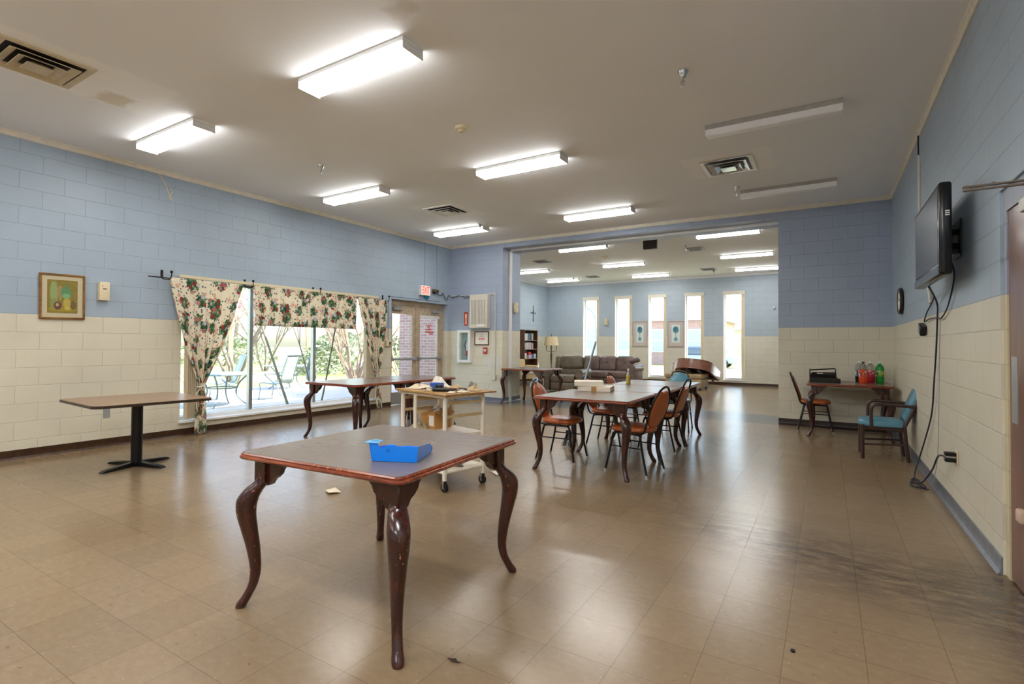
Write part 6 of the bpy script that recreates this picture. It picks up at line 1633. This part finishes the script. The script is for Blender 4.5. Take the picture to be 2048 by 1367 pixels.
house('pale gabled house seen through the two leftmost tall windows', (-23.2, 38, GZ), 11.0, 9, 6.2, M_sid, M_shin, 4.0, [(1.5, 1.0, 1.2, 1.8), (4.2, 1.0, 1.2, 1.8), (6.7, 1.0, 1.2, 1.8), (9.3, 1.0, 1.2, 1.8), (3.0, 4.0, 1.1, 1.6), (6.8, 4.0, 1.1, 1.6), (9.3, 4.0, 1.1, 1.6)])
house('brick house with a tiled roof seen through the third and fourth tall windows', (-11.7, 38, GZ), 5.2, 8, 3.2, M_brick, M_shin, 0, [(0.5, 0.9, 1.2, 1.7), (3.2, 0.9, 1.1, 1.7)], (2.0, 1.0, 2.2))
house('low pale house seen through the rightmost tall window', (-10.5, 49, GZ), 9, 8, 2.8, M_sid, M_shin, 0, [(2.0, 0.9, 1.2, 1.4), (4.0, 0.9, 1.4, 1.4)])
t = thing('parked_car', 'pale blue car parked across the road', 'car', (-8.9, 34.6, GZ + 0.0))
b = MB(); soft(b, 0, 0, 0.28, 4.2, 1.7, 0.82, 0.18, 3); b.build('body', mat('pale_blue_car', (176, 190, 204), 0.25, coat=0.5), t)
b = MB(); soft(b, 0.8, 0.12, 0.74, 3.4, 1.58, 1.36, 0.22, 3); b.build('cabin', mat('car_glass', (96, 110, 122), 0.1), t)
for x in (0.8, 3.3):
    for y in (0.02, 1.68):
        b = MB(); b.cyl((x, y - 0.1, 0.32), (x, y + 0.1, 0.32), 0.32, n=18); b.build('wheel', M_rubber, t)
t = thing('street_lamp', 'curved arm street lamp seen through the leftmost tall window', 'street lamp', (-12.2, 30, GZ))
b = MB(); b.tube(bez([(0, 0, 0), (0, 0, 2.4), (-0.1, 0, 3.2), (-0.5, 0, 3.7), (-1.1, 0, 3.85)], 5), 0.05, 8); b.build('post', M_pat, t)
b = MB(); b.box(-1.5, -0.12, 3.78, -1.05, 0.12, 3.9, 0.04, 2); b.build('lamp_head', M_pat, t)
tree('bare_tree', 'bare tree beyond the road in the rightmost tall window', (-4.6, 42, GZ), 1, 7, 0.9, M_bark2, 41, 5, 0.16, 'tree', 0.3)

# ------------------------------------------------------------------ light
wld = bpy.data.worlds.new('sky'); SC.world = wld; wld.use_nodes = True
nt = wld.node_tree; nt.nodes.clear()
o = nt.nodes.new('ShaderNodeOutputWorld'); bg = nt.nodes.new('ShaderNodeBackground'); sk = nt.nodes.new('ShaderNodeTexSky')
sk.sky_type = 'NISHITA'; sk.sun_disc = False; sk.sun_elevation = math.radians(48); sk.sun_rotation = math.radians(60); sk.air_density = 1.2; sk.dust_density = 2.0
nt.links.new(sk.outputs[0], bg.inputs[0]); nt.links.new(bg.outputs[0], o.inputs[0])
bg.inputs[1].default_value = 0.38
sd = bpy.data.lights.new('sun', 'SUN'); sd.energy = 6.2; sd.angle = math.radians(0.6); sd.color = (1.0, 0.95, 0.86)
so = bpy.data.objects.new('sun', sd); COL.objects.link(so)
so.rotation_euler = Vector((0.62, 0.30, 0.74)).to_track_quat('Z', 'Y').to_euler()
SC.view_settings.view_transform = 'Standard'; SC.view_settings.look = 'None'; SC.view_settings.gamma = 1.0
SC.view_settings.use_curve_mapping = False
SC.view_settings.exposure = 1.08
SC.cycles.use_denoising = True
try:
    SC.cycles.denoiser = 'OPENIMAGEDENOISE'
except Exception:
    pass
SC.cycles.max_bounces = 12; SC.cycles.diffuse_bounces = 8; SC.cycles.transparent_max_bounces = 16
SC.cycles.sample_clamp_indirect = 6.0
SC.cycles.caustics_reflective = False; SC.cycles.caustics_refractive = False
